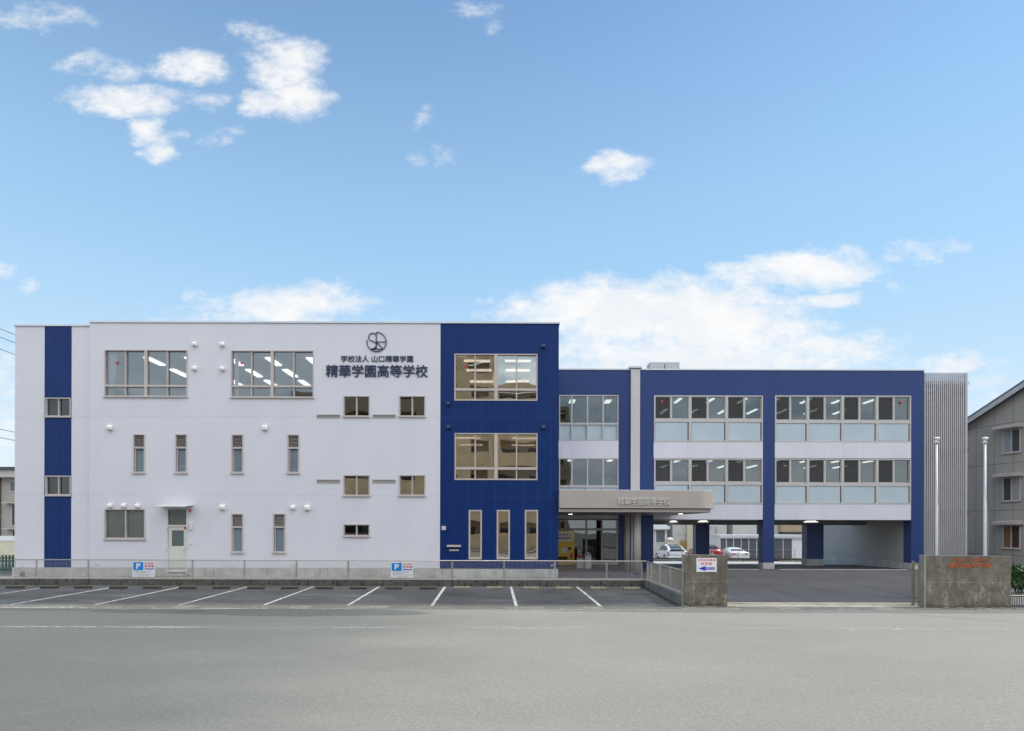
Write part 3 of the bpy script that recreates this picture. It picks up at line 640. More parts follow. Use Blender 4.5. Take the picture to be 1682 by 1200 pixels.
    for r, ty in ((B1, 639.6), (B2, 769.2)):
        hole(holes_blue, r, D_MAIN); w = window(r, D_MAIN, [(780.5, 1.4), (814.6, 5.2), (848.5, 1.4)], [(ty, 3.6)], 1.6, {'*': 'glassr'}, .5, sill=False, frame='frame')
        if r is B1: marker(w, 764.8, 601.6, D_MAIN)
        else:
            for (p0, p1, yb_) in ((748.5, 780, 765), (781, 811.5, 760), (817.8, 848, 766), (849, 881, 763)):
                a = pxrect(p0, 713.2, p1, yb_, D_MAIN); n = 46; bm = MB()
                for q in range(n):
                    z = a[2] + (a[3] - a[2]) * q / n; bm.prism([(dm + .17, z), (dm + .185, z + .018), (dm + .186, z + .019), (dm + .171, z + .001)], a[0] + .01, a[1] - .01, 'x')
                bm.box(a[0] + .01, a[1] - .01, dm + .165, dm + .19, a[2] - .025, a[2] - .002); sub(bm, 'blind', MT['blind'], w)
    for i, x0 in enumerate((769.9, 815.9, 862)):
        r = (x0, 837.3, x0 + 21.6, 918.4); hole(holes_blue, r, D_MAIN); w = window(r, D_MAIN, [], [], 2.2, {'*': 'glassr'}, .4, sill=False)
        m = MB(); a = pxrect(x0 + 2.5, 840, x0 + 19, 916, D_MAIN)
        for q in range(22):
            z = a[2] + (a[3] - a[2]) * q / 22; m.box(a[0] + .01, a[1] - .01, dm + .10, dm + .104, z, z + .012)
        if i == 0: sub(m, 'glass_louvres', MT['ltgrey'], w)
    # --- recessed left strip
    for r in ((75, 653, 116.6, 684.6), (75, 781, 116.6, 813.8)):
        hole(holes_rec, r, D_REC); window(r, D_REC, [(95.8, 1.5)], [], 1.7, {'*': 'glassk'}, .5)
    # --- walls
    zbase = Z_FND
    P(wall_mesh(MB(), XL1, XL2, zbase, Z_ROOF, D_MAIN, th, [(h[0], h[1], max(h[2], zbase - 1), h[3]) for h in holes_main]), 'wall', MT['white'], 'white siding front')
    P(wall_mesh(MB(), XL2, XR, zbase, Z_ROOF, D_MAIN, th, holes_blue).box(XR - .2, XR, D_MAIN + th, 38, zbase, Z_ROOF), 'wall', MT['navy'], 'navy ribbed front')
    s0, s1 = wx(73.2, D_REC), wx(117.2, D_REC)
    P(wall_mesh(MB(), XL0, s0, zbase, Z_REC, D_REC, th, []).box(XL0, XL0 + .2, D_REC + th, 38, zbase, Z_REC), 'wall', MT['white'])
    P(wall_mesh(MB(), s1, XL1, zbase, Z_REC, D_REC, th, []), 'wall', MT['white'])
    P(wall_mesh(MB(), s0, s1, zbase, Z_REC, D_REC - .01, th, holes_rec), 'wall', MT['navy'], 'navy ribbed strip')
    P(MB().box(XL0, XR, 37.8, 38, zbase, Z_REC), 'wall', MT['white'])
    # foundation
    m = MB()
    fx = [XL0, wx(147, D_MAIN)] + [wx(p, D_MAIN) for p in (162.5, 338.5, 351.5, 439.5, 526, 539, 627.5, 714.5, 727, 815, 902)] + [XR]
    for a, b in zip(fx[:-1], fx[1:]):
        h = [hh for hh in (pxrect(*(274.6, 835, 307.6, 941), D_MAIN),) if a < hh[0] < b]
        if h: m.box(a + .006, h[0][0], D_MAIN - .012, D_MAIN + th, -.3, zbase - .012).box(h[0][1], b - .006, D_MAIN - .012, D_MAIN + th, -.3, zbase - .012).box(h[0][0], h[0][1], D_MAIN - .01, D_MAIN + th, -.3, h[0][2] - .005)
        else: m.box(a + .006, b - .006, D_MAIN - .012, D_MAIN + th, -.3, zbase - .012)
    m.box(XL0, XL0 + .3, D_MAIN + th, 38, -.3, zbase - .012); m.box(XR - .3, XR, D_MAIN + th, 38, -.3, zbase - .012); m.box(XL0, XR, 37.7, 37.99, -.3, zbase - .012)
    P(m, 'foundation', MT['found'])
    P(MB().box(XL1, XL2, D_MAIN - .015, D_MAIN - .001, zbase - .012, zbase + .03), 'base_flashing', MT['coping'])
    # copings and roofs
    m = MB(); m.box(XL1 - .02, XL2, D_MAIN - .05, D_MAIN + .4, Z_ROOF + .001, Z_ROOF + .07); m.box(XL2, XR + .04, D_MAIN - .05, D_MAIN + .4, Z_ROOF + .001, Z_ROOF + .07); m.box(XR - .35, XR + .04, D_MAIN + .4, 38.1, Z_ROOF + .001, Z_ROOF + .07)
    m.box(XL0 - .04, XL1 - .021, D_REC - .05, D_REC + .4, Z_REC + .001, Z_REC + .07); m.box(XL0 - .04, XL0 + .3, D_REC + .4, 38.1, Z_REC + .001, Z_REC + .07)
    P(m, 'parapet_coping', MT['coping'])
    P(MB().box(XL0 + .2, XR - .2, D_MAIN + th + .02, 37.8, Z_REC - .75, Z_REC - .45), 'roof', MT['roofm'])
    P(MB().box(XL1, XL1 + .2, D_MAIN + th, 38, Z_REC - .4, Z_ROOF).box(XL1 + .2, XR - .2, 37.8, 38, Z_REC, Z_ROOF), 'parapet', MT['white'])

    # --- rooms behind the glass
    xa, xm, xb = XL0 + .21, XL2, XR - .21
    yf, yb = D_MAIN + th + .03, 34.0
    def room(x0, x1, z0, z1, y0, y1, wallm, ceilm='inceil'):
        m = MB(); m.cur = 0; m.box(x0, x1, y1, y1 + .1, z0, z1); m.box(x0 - .06, x0, y0, y1, z0, z1); m.box(x1, x1 + .06, y0, y1, z0, z1)
        m.cur = 1; m.box(x0 - .06, x1 + .06, y0, y1 + .1, z1, z1 + .06); m.cur = 2; m.box(x0 - .06, x1 + .06, y0, y1 + .1, z0 - .06, z0)
        return P(m, 'interior', [MT[wallm], MT[ceilm], MT['infloor']])
    zc3, zc2, zc1 = H + 7.46, H + 4.06, H + .85
    xstair = wx(147, D_MAIN)
    room(xstair + .1, wx(538, D_MAIN), 6.95, zc3, yf, yb, 'inwall'); room(wx(541, D_MAIN), xm - .07, 6.95, zc3, yf, 31, 'inwarm'); room(xm + .07, xb - .07, 6.95, zc3, yf, yb, 'inwall')
    room(xstair + .1, wx(538, D_MAIN), 3.72, zc2, yf, 31, 'inwall'); room(wx(541, D_MAIN), xm - .07, 3.72, zc2, yf, 31, 'inwarm'); room(xm + .07, xb - .07, 3.72, zc2, yf, yb, 'inwarm')
    room(xstair + .1, wx(538, D_MAIN), .5, zc1, yf, 31, 'inwall'); room(wx(541, D_MAIN), xm - .07, .5, zc1, yf, 31, 'inwarm'); room(xm + .07, xb - .07, .5, zc1, yf, yb, 'inwarm')
    room(xa + .1, xstair - .1, .5, Z_REC - 1.0, D_REC + th + .03, 31, 'inwarm')
    def lamp(x0, x1, y0, y1, z): return P(MB().box(x0, x1, y0, y1, z - .06, z - .004), 'ceiling_lamp', MT['lamp'])
    for x in (-16.1, -14.3, -12.5, -10.75, -8.95):
        for (a, b) in ((26.5, 27.75), (28.5, 29.85), (30.6, 31.9)): lamp(x - .13, x + .13, a, b, zc3)
    for x in (-1.58, .25):
        for y in (26.9, 28.5, 30.7): lamp(x - .58, x + .58, y - .1, y + .1, zc3)
    for x in (-2.0, .55):
        for y in (27.2, 29.5): lamp(x - .57, x + .57, y - .09, y + .09, zc2)
    lamp(-3.9, -3.65, 28, 29.1, zc3)
    # furniture seen through the blue block glass
    for i in range(5): P(MB().box(-2.9 + i * .95, -2.2 + i * .95, 32.6, 33.4, 3.73, 3.73 + 1.0 + .25 * (i % 3)), 'cabinet', MT['tan'])

    # ---------------------------------------------------------------- right wing
    d = D_WING; k = d / F
    bays = [(917.5, 1016), (1073.6, 1253), (1272.6, 1496.4)]
    zt = wz(649.2, d, 1200); zs = wz(853.2, d, 1250)
    XE = XW1
    bx = [(wx(a, d), wx(b, d)) for a, b in bays]
    bx[0] = (XR + .0, bx[0][1])
    P(wall_mesh(MB(), XR, XE, zs, Z_WROOF, d, .3, [(a, b, zs - 1, zt) for a, b in bx]).box(XE - .25, XE, d + .3, 38, zs, Z_WROOF), 'wall', MT['navyw'], 'navy frame of the right wing')
    # pillars down to the ground
    zf = .20
    P(MB().box(bx[0][1], bx[1][0], d, d + .3, .2, zs - .001), 'wall', MT['navyw'], 'navy pillar wall beside the entrance')
    for (a, b) in ((1254, 1272.2), (1497.2, 1517.5)):
        x0, x1 = wx(a, d), wx(b, d); p = P(MB().box(x0, x1, d + .002, d + .62, .62, zs - .001), 'pillar', MT['navyw']); sub(MB().box(x0 - .012, x1 + .012, d - .01, d + .63, .1, .62), 'plinth', MT['found'], p)
    for (a, b) in ((1143.3, 1161.5), (1325.6, 1346)):
        dd = 36.4; side = 5 if a < 1200 else 7
        x0, x1 = wx(a, dd), wx(b - 1, dd + .6); p = P(MB().box(x0, x1, dd, dd + .62, .62, 2.7), 'pillar', MT['navyw']); sub(MB().box(x0 - .012, x1 + .012, dd - .01, dd + .63, .05, .62), 'plinth', MT['found'], p)
    P(MB().box(XR, XE, d - .05, d + .4, Z_WROOF + .001, Z_WROOF + .07).box(XE - .3, XE + .04, d + .4, 38.1, Z_WROOF + .001, Z_WROOF + .07), 'parapet_coping', MT['coping'])
    P(MB().box(XR + .02, XE - .26, d + .31, 37.8, Z_WROOF - .7, Z_WROOF - .4), 'roof', MT['roofm'])
    P(MB().box(XR, XE, 37.8, 38, zs - .2, Z_WROOF), 'wall', MT['white'])
    # white bands
    for i, (a, b) in enumerate(bx):
        px = (bays[i][0] + bays[i][1]) / 2
        P(MB().box(a + .002, b - .002, d - .012, d + .28, wz(752.3, d, px), wz(725.8 if i else 723.6, d, px)), 'wall', MT['bandw'], 'white band under the top windows')
        if i: P(MB().box(a + .002, b - .002, d - .012, d + .28, zs, wz(827.9, d, px)), 'wall', MT['bandw'])
    P(MB().box(bx[0][0], bx[0][1] - .002, d - .012, d + .28, wz(851.6, d, 966), wz(826, d, 966)), 'wall', MT['bandw'])
    # windows of the wing
    for (x0, x1, ms, sts, t3, t2, top3, bot3, top2, bot2) in (
        (1074.2, 1252.8, (1133.3, 1193.4), (1102.6, 1162.7, 1222.8), 690.4, 793.9, 649.3, 725.4, 752.8, 827.4),
        (1272.8, 1496.2, (1326.9, 1383.9, 1440.6), (1298.4, 1355.3, 1412.2, 1468.6), 692.6, 795.6, 649.4, 726, 753, 828.2)):
        xs = sorted([(p, 4.0) for p in ms] + [(p, 2.0) for p in sts]); n = len(xs) + 1
        for (a, b, t) in ((top3, bot3, t3), (top2, bot2, t2)):
            cells = {}
            for i in range(n):
                cells[(i, 1)] = 'glassb'
                cells[(i, 0)] = 'panel'
            w = window((x0, a, x1, b), d, xs, [(t, 5.0)], 1.8, {**cells, **{(i, 0): 'skip' for i in range(n)}}, 1.0, sill=False, frame='frame2', proud=.02)
            # lower fixed panels, one per unit, cover the post stubs
            e = [x0 + 1.8] + [p for m_ in ms for p in (m_ - 2, m_ + 2)] + [x1 - 1.8]
            for q in range(0, len(e), 2):
                c = pxrect(e[q], t + 2.5, e[q + 1], b - 2.2, d); sub(MB().box(c[0] + .02, c[1] - .06, d + .02, d + .04, c[2] + .01, c[3] - .012), 'panel', MT['panel'], w)
            f = [x0] + sorted([p for p in ms] + [p for p in sts]) + [x1]
            for q in range(0, len(f) - 1, 2):
                c = pxrect(f[q] + 2.6, a + 3, f[q + 1] - 1.4, t - 4, d); sub(MB().box(c[0], c[1], d + .045, d + .05, c[2], c[3]), 'insect_screen', MT['insect'], w)
            if t == t3: marker(w, 1088 if x0 < 1200 else 1481, 659 if x0 < 1200 else 661, d, 2.8)
    for (a, b, t) in ((648.6, 723.4, 695.6), (752, 812, 798.6)):
        cells = {(i, 1): 'glassb' for i in range(4)}; cells.update({(i, 0): 'panel' for i in range(4)})
        window((918.2, a, 1015.8, b), d, [(939.2, 2.2), (964.8, 2.2), (990.6, 2.2)], [(t, 3.0)], 1.6, cells, .3, sill=False, frame='frame2', proud=.02)
    # cover strip with cap
    x0, x1 = wx(1035.4, d), wx(1050.2, d); P(MB().box(x0, x1, d - .14, d - .001, 3.2, wz(606.5, d, 1043)), 'cover_strip', MT['pilast'])
    P(MB().box(x0 - .1, x1 + .1, d - .22, d + .42, Z_WROOF + .071, Z_WROOF + .17), 'cover_strip_cap', MT['coping'])
    # soffit, beam, side wall, lamps
    P(MB().box(bx[1][0] - 1.5, XE, d + .31, 37.79, zs - .02, zs + .1), 'soffit', MT['soffit'])
    P(MB().box(bx[1][0] - 1.5, XE - .3, 36.5, 36.95, 2.66, zs - .021), 'beam', MT['soffit'])
    xsw = 21.415
    P(MB().box(xsw, xsw + .2, d + .7, 37.79, .62, zs - .021), 'wall', MT['baywall'], 'grey wall inside the parking bay'); P(MB().box(xsw - .03, xsw + .23, d + .69, 41.6, .0, .62), 'plinth', MT['found'])
    P(MB().box(xsw, xsw + .2, 37.8, 41.6, .621, 3.1), 'wall', MT['baywall'])
    for (px, py, dd) in ((1155, 857, 35.0), (1105.5, 860.3, 36.2), (1332, 857, 34.6)):
        x = wx(px, dd); P(MB().box(x - .11, x + .11, dd - .62, dd + .62, zs - .12, zs - .06).box(x - .05, x + .05, dd - .5, dd + .5, zs - .061, zs - .021), 'ceiling_lamp', MT['outlamp'])
    # rooms
    xd = (bx[0][1] + bx[1][0]) / 2; yf2, yb2 = d + .33, 37.6; c3, c2 = H + 7.1, H + 3.76
    room(bx[0][0] + .1, xd - .1, 6.55, c3, yf2, yb2, 'inwall'); room(bx[0][0] + .1, xd - .1, 3.30, c2, yf2, yb2, 'inwall')
    xp = wx(1262, d); room(xd + .1, XE - .4, 6.55, c3, yf2, yb2, 'inwall'); room(xd + .1, XE - .4, 3.30, c2, yf2, yb2, 'inwarm')
    for r_ in range(8):
        x = 9.2 + 1.78 * r_
        if x > XE - .8: continue
        for (a, b) in ((32.9, 34.1), (35.9, 37.3)):
            for c_ in (c3, c2): lamp(x - .07, x + .07, a, b, c_)
    lamp(3.2, 3.5, 33.4, 34.2, c3); lamp(5.2, 5.5, 33.4, 34.2, c3); lamp(3.1, 3.35, 33.2, 33.8, c2); lamp(5.3, 5.55, 33.2, 33.8, c2)
    # stair flights seen through the entrance bay
    for (z0, z1) in ((6.6, 9.2), (3.35, 5.9)):
        m = MB(); m.prism([(3.2, z0), (3.55, z0), (6.5, z1), (6.5, z1 + .3)], 35.2, 35.3, 'y'); m.prism([(3.2, z0 + .9), (3.25, z0 + .85), (6.5, z1 + 1.1), (6.5, z1 + 1.15)], 35.2, 35.26, 'y'); P(m, 'stair', MT['steelw'])
        m = MB()
        for x in (2.9, 3.7, 4.5, 5.3): m.box(x, x + .07, 37.4, 37.5, z0, z0 + 2.7)
        m.box(2.2, 6.3, 37.42, 37.48, z0 + 1.9, z0 + 2.0); P(m, 'interior', MT['dark'])
    # partitions and columns inside the classrooms
    for b_ in ((11.3, 12.6, 36.6, 36.7, 3.31, 5.2), (15.0, 15.4, 34.2, 34.6, 3.31, 6.2), (17.3, 20.5, 36.7, 36.8, 3.31, 5.0)): P(MB().box(*b_), 'partition', MT['tan'])
    m = MB(); m.box(8.6, 11.0, 36.5, 36.6, 3.31, 4.9); m.box(12.9, 14.4, 36.5, 36.6, 3.31, 5.1)
    P(m, 'interior', MT['ltgrey'])
    for i in range(9): P(MB().box(8.0 + i * 1.6, 8.5 + i * 1.6, 33.1, 33.5, 3.31, 4.35 + .12 * (i % 3)), 'cabinet', MT['ltgrey'])

    # ---------------------------------------------------------------- entrance
    z0 = .5; X0 = XR + .02; X1 = wx(1015.8, d)
    m = MB(); w_ = (.05, .05)
    gt, gb = wz(853, d, 966), z0; 
    for px in (919.5, 963.5, 989, 1013.8): m.box(wx(px - 1.3, d), wx(px + 1.3, d), d - .02, d + .1, gb, gt)
    zt1, zt2 = wz(871, d, 966), wz(867.3, d, 966); m.box(X0, X1, d - .015, d + .095, zt1, zt2); m.box(X0, X1, d - .015, d + .095, gt - .04, gt); m.box(X0, X1, d - .015, d + .095, gb, gb + .12)
    e = P(m, 'entrance_door', MT['frame2'], 'glazed entrance doors under the canopy'); sub(MB().box(X0, X1, d + .03, d + .04, gb + .12, gt - .04), 'pane', MT['glassd'], e)
    m = MB(); m.cur = 0; m.box(X0, X1 + .5, 37.5, 37.6, .5, 3.0); m.box(X1 + .5, X1 + .55, d + .33, 37.5, .5, 3.0); m.cur = 1; m.box(X0, X1 + .55, d + .33, 37.6, zs + .0, zs + .05); m.cur = 2; m.box(X0, X1 + .55, d + .3, 37.6, .42, .5); P(m, 'interior', [MT['inwarm'], MT['inceil'], MT['infloor']])
    m = MB(); m.box(3.3, 4.6, 34.5, 34.9, .5, 2.2); m.box(4.75, 5.1, 33.5, 34.0, .5, 2.7); P(m, 'interior', MT['dark'])
    tile = siding('purple grey tile', (.145, .125, .15), .5, None, .01, .3, (.09, .08, .09))
    m = MB(); m.box(XR + .002, 6.4, 26.35, d - .03, .0, .5); m.box(XR + .002, 6.55, 26.0, 26.345, .0, .42); m.box(XR + .002, 6.7, 25.6, 25.995, .0, .375); P(m, 'entrance_steps', tile)
    # canopy: flat slab with a rounded front right corner and a recessed lower lip
    def outline(x1, y0, r, inset):
        pts = [(XR + .005, d - .16), (XR + .005, y0 + inset)]
        for i in range(11):
            a = -math.pi / 2 + math.pi / 2 * i / 10; pts.append((x1 - r + (r - inset) * math.cos(a), y0 + r + (r - inset) * math.sin(a)))
        pts.append((x1 - inset, d - .16)); return pts
    y0 = 25.35; zb = H + 26 * y0 / F; za = H + 32.3 * y0 / F; ztp = H + 61.2 * y0 / F
    cp = P(MB().prism(outline(8.72, y0, .85, 0), za, ztp, 'z'), 'entrance_canopy', MT['canopy'])
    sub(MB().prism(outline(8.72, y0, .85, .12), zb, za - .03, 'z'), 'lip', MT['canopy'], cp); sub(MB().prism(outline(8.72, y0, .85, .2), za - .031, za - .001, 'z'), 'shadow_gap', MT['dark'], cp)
    sub(MB().prism(outline(8.72, y0, .85, .0), ztp + .001, ztp + .03, 'z'), 'coping', MT['coping'], cp)
    a = pxrect(1015, 817.3, 1100, 829.4, y0); o = text_obj('精華学園高等学校', 'lettering', a[0], a[1], a[2], a[3], y0 - .001, .05, MT['metal_letters'], None, .0); o.parent = cp
    for (x, y) in ((8.0, 28.6), (2.9, 29.9)): P(MB().lathe((x, y, zb - .004), [(.11, 0), (.11, .003)], 16), 'downlight_and_fill', MT['downlight_and_fill'])  # the second, over the vending machine, is an added fill light
    for (px, dd, r) in ((1047, 26.45, .165), (1030.3, 27.8, .125)):
        x = wx(px, dd); P(MB().lathe((x, dd, 0), [(r, z0), (r, zb - .001)], 20), 'canopy_column', MT['canopy'])
    x = wx(1038.3, 27.0); P(MB().tube([(x, 27.0, .5), (x, 27.0, zb - .001)], .045, 10), 'downpipe', MT['pilast'])

    # ---------------------------------------------------------------- louvred screen at the right end
    sd_ = 32.5; xs0, xs1 = wx(1519, sd_), wx(1588, sd_); ztop = wz(612, sd_, 1553); n = 21
    m = MB()
    for i in range(n):
        x = xs0 + (xs1 - xs0) * (i + .3) / n; m.box(x - .028, x + .028, sd_, sd_ + .05, .2, ztop)
    m.box(xs1 - .06, xs1 + .03, sd_ - .01, sd_ + .12, .2, ztop + .01); m.box(xs0 - .03, xs0 + .02, sd_, sd_ + .11, .2, ztop)
    sc = P(m, 'louvre_screen', MT['slat'], 'upright metal slats in front of the outside stair')
    m = MB()
    for py in (678.5, 731.5, 833.5): z = wz(py, sd_, 1553); m.box(xs0, xs1, sd_ + .112, sd_ + .15, z - .03, z + .03)
    sub(m, 'rail', MT['slat'], sc)
    stw = paint('grey lavender stair wall', (.20, .19, .215), .6, 0, .06, .7); 
    m = MB(); yb3 = 33.7
    m.box(xs0 - .3, wx(1585, yb3), yb3, yb3 + 1.6, .2, wz(627, yb3, 1553)); 
    P(m, 'stair_tower', stw)
    P(MB().box(xs0, wx(1585, 33.3), 33.0, yb3 - .003, wz(633, 33.3, 1553), wz(628, 33.3, 1553)), 'stair_landing', MT['steelw'])
    for (l0, l1, r0, r1) in ((652, 646, 620, 614), (662, 656, 634, 628)):
        P(MB().prism([(xs0, wz(l0, 33.2, 1520)), (xs0, wz(l1, 33.2, 1520)), (wx(1584, 33.2), wz(r1, 33.2, 1590)), (wx(1584, 33.2), wz(r0, 33.2, 1590))], 33.15 + (l0 > 655) * .25, 33.2 + (l0 > 655) * .25, 'y'), 'stair', MT['steelw'])
    for py in (639, 738, 840): z = wz(py, 33.2, 1553); P(MB().box(xs0, wx(1584, 33.2), 32.9 if py > 700 else 33.3, yb3 - .004, z - .2, z + .05), 'stair_landing', MT['dark'])
    # small fittings on the walls
    P(MB().box(wx(726, dm), wx(732.8, dm), dm - .07, dm - .001, wz(870.3, dm, 729), wz(863.8, dm, 729)), 'meter_box', MT['ltgrey'], None, .01)
    m = MB(); a = pxrect(734.6, 894.7, 757.4, 897.8, dm); m.box(a[0], a[1], dm - .16, dm - .001, a[2], a[3]); b = pxrect(738.2, 902, 753.8, 904.6, dm); m.box(b[0], b[1], dm - .03, dm - .001, b[2], b[3]); P(m, 'letter_slot', MT['frame'])
    P(MB().box(wx(312.5, dm), wx(316.6, dm), dm - .1, dm - .001, wz(870.2, dm, 314), wz(857.4, dm, 314)), 'door_light', MT['steelw'], None, .02)
    P(MB().box(wx(312.6, dm), wx(315, dm), dm - .06, dm - .001, wz(840.6, dm, 314), wz(836, dm, 314)), 'alarm_light', MT['red'], None, .008)
    P(MB().box(wx(312.6, dm), wx(316, dm), dm - .04, dm - .001, wz(894.5, dm, 314), wz(890.5, dm, 314)), 'doorbell', MT['steelw'], None, .008)
    for px in (160, 482):
        x, z = wx(px, dm), wz(926.3, dm, px); P(MB().tube([(x, dm, z), (x, dm - .09, z), (x + .0, dm - .11, z - .05)], .028, 8), 'wall_tap', MT['ltgrey'])
    # rooftop unit
    m = MB(); dd = 36.5; x0, xm_, x1 = wx(1067.4, dd), wx(1091.6, dd), wx(1115.8, dd); za, zb_ = Z_WROOF - .4, wz(594.5, dd, 1092)
    m.box(x0, xm_ - .03, dd, dd + .9, za, zb_); m.box(xm_ + .03, x1, dd, dd + .9, za, zb_)
    P(m, 'rooftop_unit', siding('rooftop unit panel', (.52, .53, .54), .5, None, .03, .13, (.35, .36, .37)))
    return S
school = build_school()

# ------------------------------------------------------------------ sign on the white wall
def build_wall_sign():
    d = D_MAIN - .004; k = d / F
    T = empty('wall_sign', (wx(619, d), d, wz(619, d, 619)), 'navy raised school name and line-drawn round emblem high on the white wall', 'sign')
    def pt(px, py): return (wx(px, d, 590), d - .03, wz(py, d, 619))
    def arc(cx, cy, r, a0, a1, n=20): return [(cx + r * math.cos(RAD(a0 + (a1 - a0) * i / n)), cy - r * math.sin(RAD(a0 + (a1 - a0) * i / n))) for i in range(n + 1)]
    m = MB(); w = .02
    def line(pts, ww=w): m.tube([pt(*p) for p in pts], ww, 6)
    cx, cy, r = 618.6, 561.5, 15.8
    line([(cx, cy - r)] + arc(cx, cy, r, 88, -192, 44))                       # big arc: top, right, bottom, left tail
    line([(618.2, 545.7), (618.2, 573.3)]); line([(618.4, 561.5), (634.2, 561.5)], w * .85); line([(618.6, 561.8), (629.2, 573.0)]); line([(609.2, 573.4), (628.4, 573.4)])
    # the S: upper bowl, then lower bowl ending on the big arc
    line(arc(612.2, 553.8, 6.6, 40, 232, 20) + [(611.5, 559.9), (614.6, 561.2), (616.8, 562.8)] + arc(611.6, 566.2, 6.5, 25, -75, 12) + [(610.5, 573.0)])
    under(T, m.build('emblem', MT['navyink']))
    a = pxrect(560.2, 583.6, 678.6, 594.6, d); under(T, text_obj('学校法人 山口精華学園', 'lettering', *a, d + .002, .03, MT['navyink'], None, .006))
    a = pxrect(535.6, 599, 702.6, 619.3, d); under(T, text_obj('精華学園高等学校', 'lettering', *a, d + .002, .05, MT['navyink'], None, .008))
build_wall_sign()

# ------------------------------------------------------------------ fence, gate walls, signs
FZ0, FZ1 = .385, 1.115
def fence_run(name, label, pts, post_at, closed_end=True):
    """pts: two plan points; post_at: distances along the run"""
    (ax, ay), (bx, by) = pts; Lr = math.hypot(bx - ax, by - ay); ux, uy = (bx - ax) / Lr, (by - ay) / Lr
    ang = math.atan2(uy, ux); T = empty(name, (ax, ay, .34), label, 'fence')
    MX = Matrix.Translation((ax, ay, 0)) @ Matrix.Rotation(ang, 4, 'Z')
    def put(m, nm, mat): m.xform(MX); under(T, m.build(nm, mat))
    put(MB().tube([(0, 0, FZ1), (Lr, 0, FZ1)], .02, 8), 'top_rail', MT['steel']); put(MB().box(0, Lr, -.022, .022, FZ0 - .022, FZ0 + .022), 'bottom_rail', MT['steel'])
    for s in post_at: put(MB().box(s - .019, s + .019, .022, .06, .33, FZ1 + .015), 'post', MT['steel'])
    ps = sorted(post_at); ps = ([0] if ps[0] > .4 else []) + ps + ([Lr] if Lr - ps[-1] > .4 else [])
    for a, b in zip(ps[:-1], ps[1:]):
        m = MB(); a += .03; b -= .03; w = .0021
        n = max(2, int((b - a) / .05))
        for i in range(n + 1):
            x = a + (b - a) * i / n
            ww = .008 if i in (0, n) else w
            m.quad((x - ww, -ww, FZ0 + .02), (x + ww, -ww, FZ0 + .02), (x + ww, -ww, FZ1 - .015), (x - ww, -ww, FZ1 - .015)); m.quad((x, -ww * 2, FZ0 + .02), (x, ww, FZ0 + .02), (x, ww, FZ1 - .015), (x, -ww * 2, FZ1 - .015))
        for i in range(1, 14):
            z = FZ0 + (FZ1 - FZ0) * i / 14; m.box(a, b, w, w * 3, z - w, z + w)
        put(m, 'mesh_panel', MT['steel'])
    return T
fd = 24.42
fence_run('mesh_fence', 'long beige steel mesh fence on the low kerb behind the parking bays', [(wx(24.5, fd), fd), (5.44, fd)], [wx(p, fd) - wx(24.5, fd) for p in (60, 145.6, 231, 316.6, 402, 487.3, 572.5, 658, 743.3, 828.5, 912, 997, 1055)])
fence_run('mesh_fence', 'short beige mesh fence running from the corner to the concrete pillar', [(5.44, 24.40), (5.44, 18.95)], [.12, .75, 2.1, 3.6, 5.2])

def parking_sign(px0, px1, py0, py1, label):
    d = fd - .032; a = pxrect(px0, py0, px1, py1, d); W, Hh = a[1] - a[0], a[3] - a[2]
    T = empty('parking_sign', ((a[0] + a[1]) / 2, d, a[2]), label, 'sign', 'parking signs on the fence')
    under(T, MB().box(a[0], a[1], d - .008, d, a[2], a[3]).build('board', MT['signw']))
    X = lambda u: a[0] + u * W
    Z = lambda v: a[3] - v * Hh
    y = d - .0085
    under(T, MB().box(X(.035), X(.49), y - .002, y, Z(.57), Z(.05)).build('blue_field', MT['pblue']))
    under(T, text_obj('P', 'letter', X(.17), X(.37), Z(.48), Z(.13), y - .0025, .003, MT['signw'], None, .035))
    under(T, text_obj('来校者様専用', 'lettering', X(.54), X(.965), Z(.165), Z(.07), y, .003, MT['pred'], None, .006))
    under(T, text_obj('駐車場', 'lettering', X(.54), X(.965), Z(.40), Z(.21), y, .003, MT['pred'], None, .008))
    under(T, MB().box(X(.54), X(.965), y - .003, y, Z(.52), Z(.46)).build('rule', MT['ablue']))
    q = random.Random(3)
    for v, u0, u1 in ((.64, .08, .85), (.72, .08, .62), (.82, .08, .95), (.92, .26, .74)):
        u = u0; m = MB()
        while u < u1:
            w = q.uniform(.012, .03); m.box(X(u), X(min(u + w, u1)), y - .003, y, Z(v + .026), Z(v - .012)); u += w + .012
        under(T, m.build('small_print', MT['pgrey']))
parking_sign(217.8, 254.4, 921.6, 947.2, 'white parking sign with blue P on the fence in front of the cream back door')
parking_sign(642, 678.6, 923.2, 948.2, 'white parking sign with blue P on the fence near the navy block')

def gate_wall(name, label, rect, d, th, capz=None):
    x0, x1, z0, z1 = pxrect(*rect, d); m = MB()
    T = empty(name, ((x0 + x1) / 2, d, 0), label, 'wall'); return T, x0, x1, z1
rr = random.Random(5)
def rough_slab(x0, x1, y0, y1, z0, z1, n=14, amp=.012):
    """a cast concrete slab with slightly ragged vertical edges"""
    m = MB(); L_, R_ = [], []
    for i in range(n + 1): L_.append((x0 + rr.uniform(0, amp), z0 + (z1 - z0) * i / n)); R_.append((x1 - rr.uniform(0, amp * 1.6), z0 + (z1 - z0) * i / n))
    R_[-1] = (x1 - amp * 1.2, z1 - rr.uniform(0, .01)); m.prism(L_ + R_[::-1], y0, y1, 'y'); return m
d1 = 18.8; x0, x1 = wx(1124, d1), wx(1197.4, d1); z1 = wz(911, d1, 1160)
T = empty('gate_pillar', ((x0 + x1) / 2, d1, 0), 'stained square concrete gate pillar with a white arrow sign', 'gate pillar')
under(T, rough_slab(x0, x1, d1, d1 + .24, -.1, z1, 18, .02).build('body', MT['gatec'], None, .012))
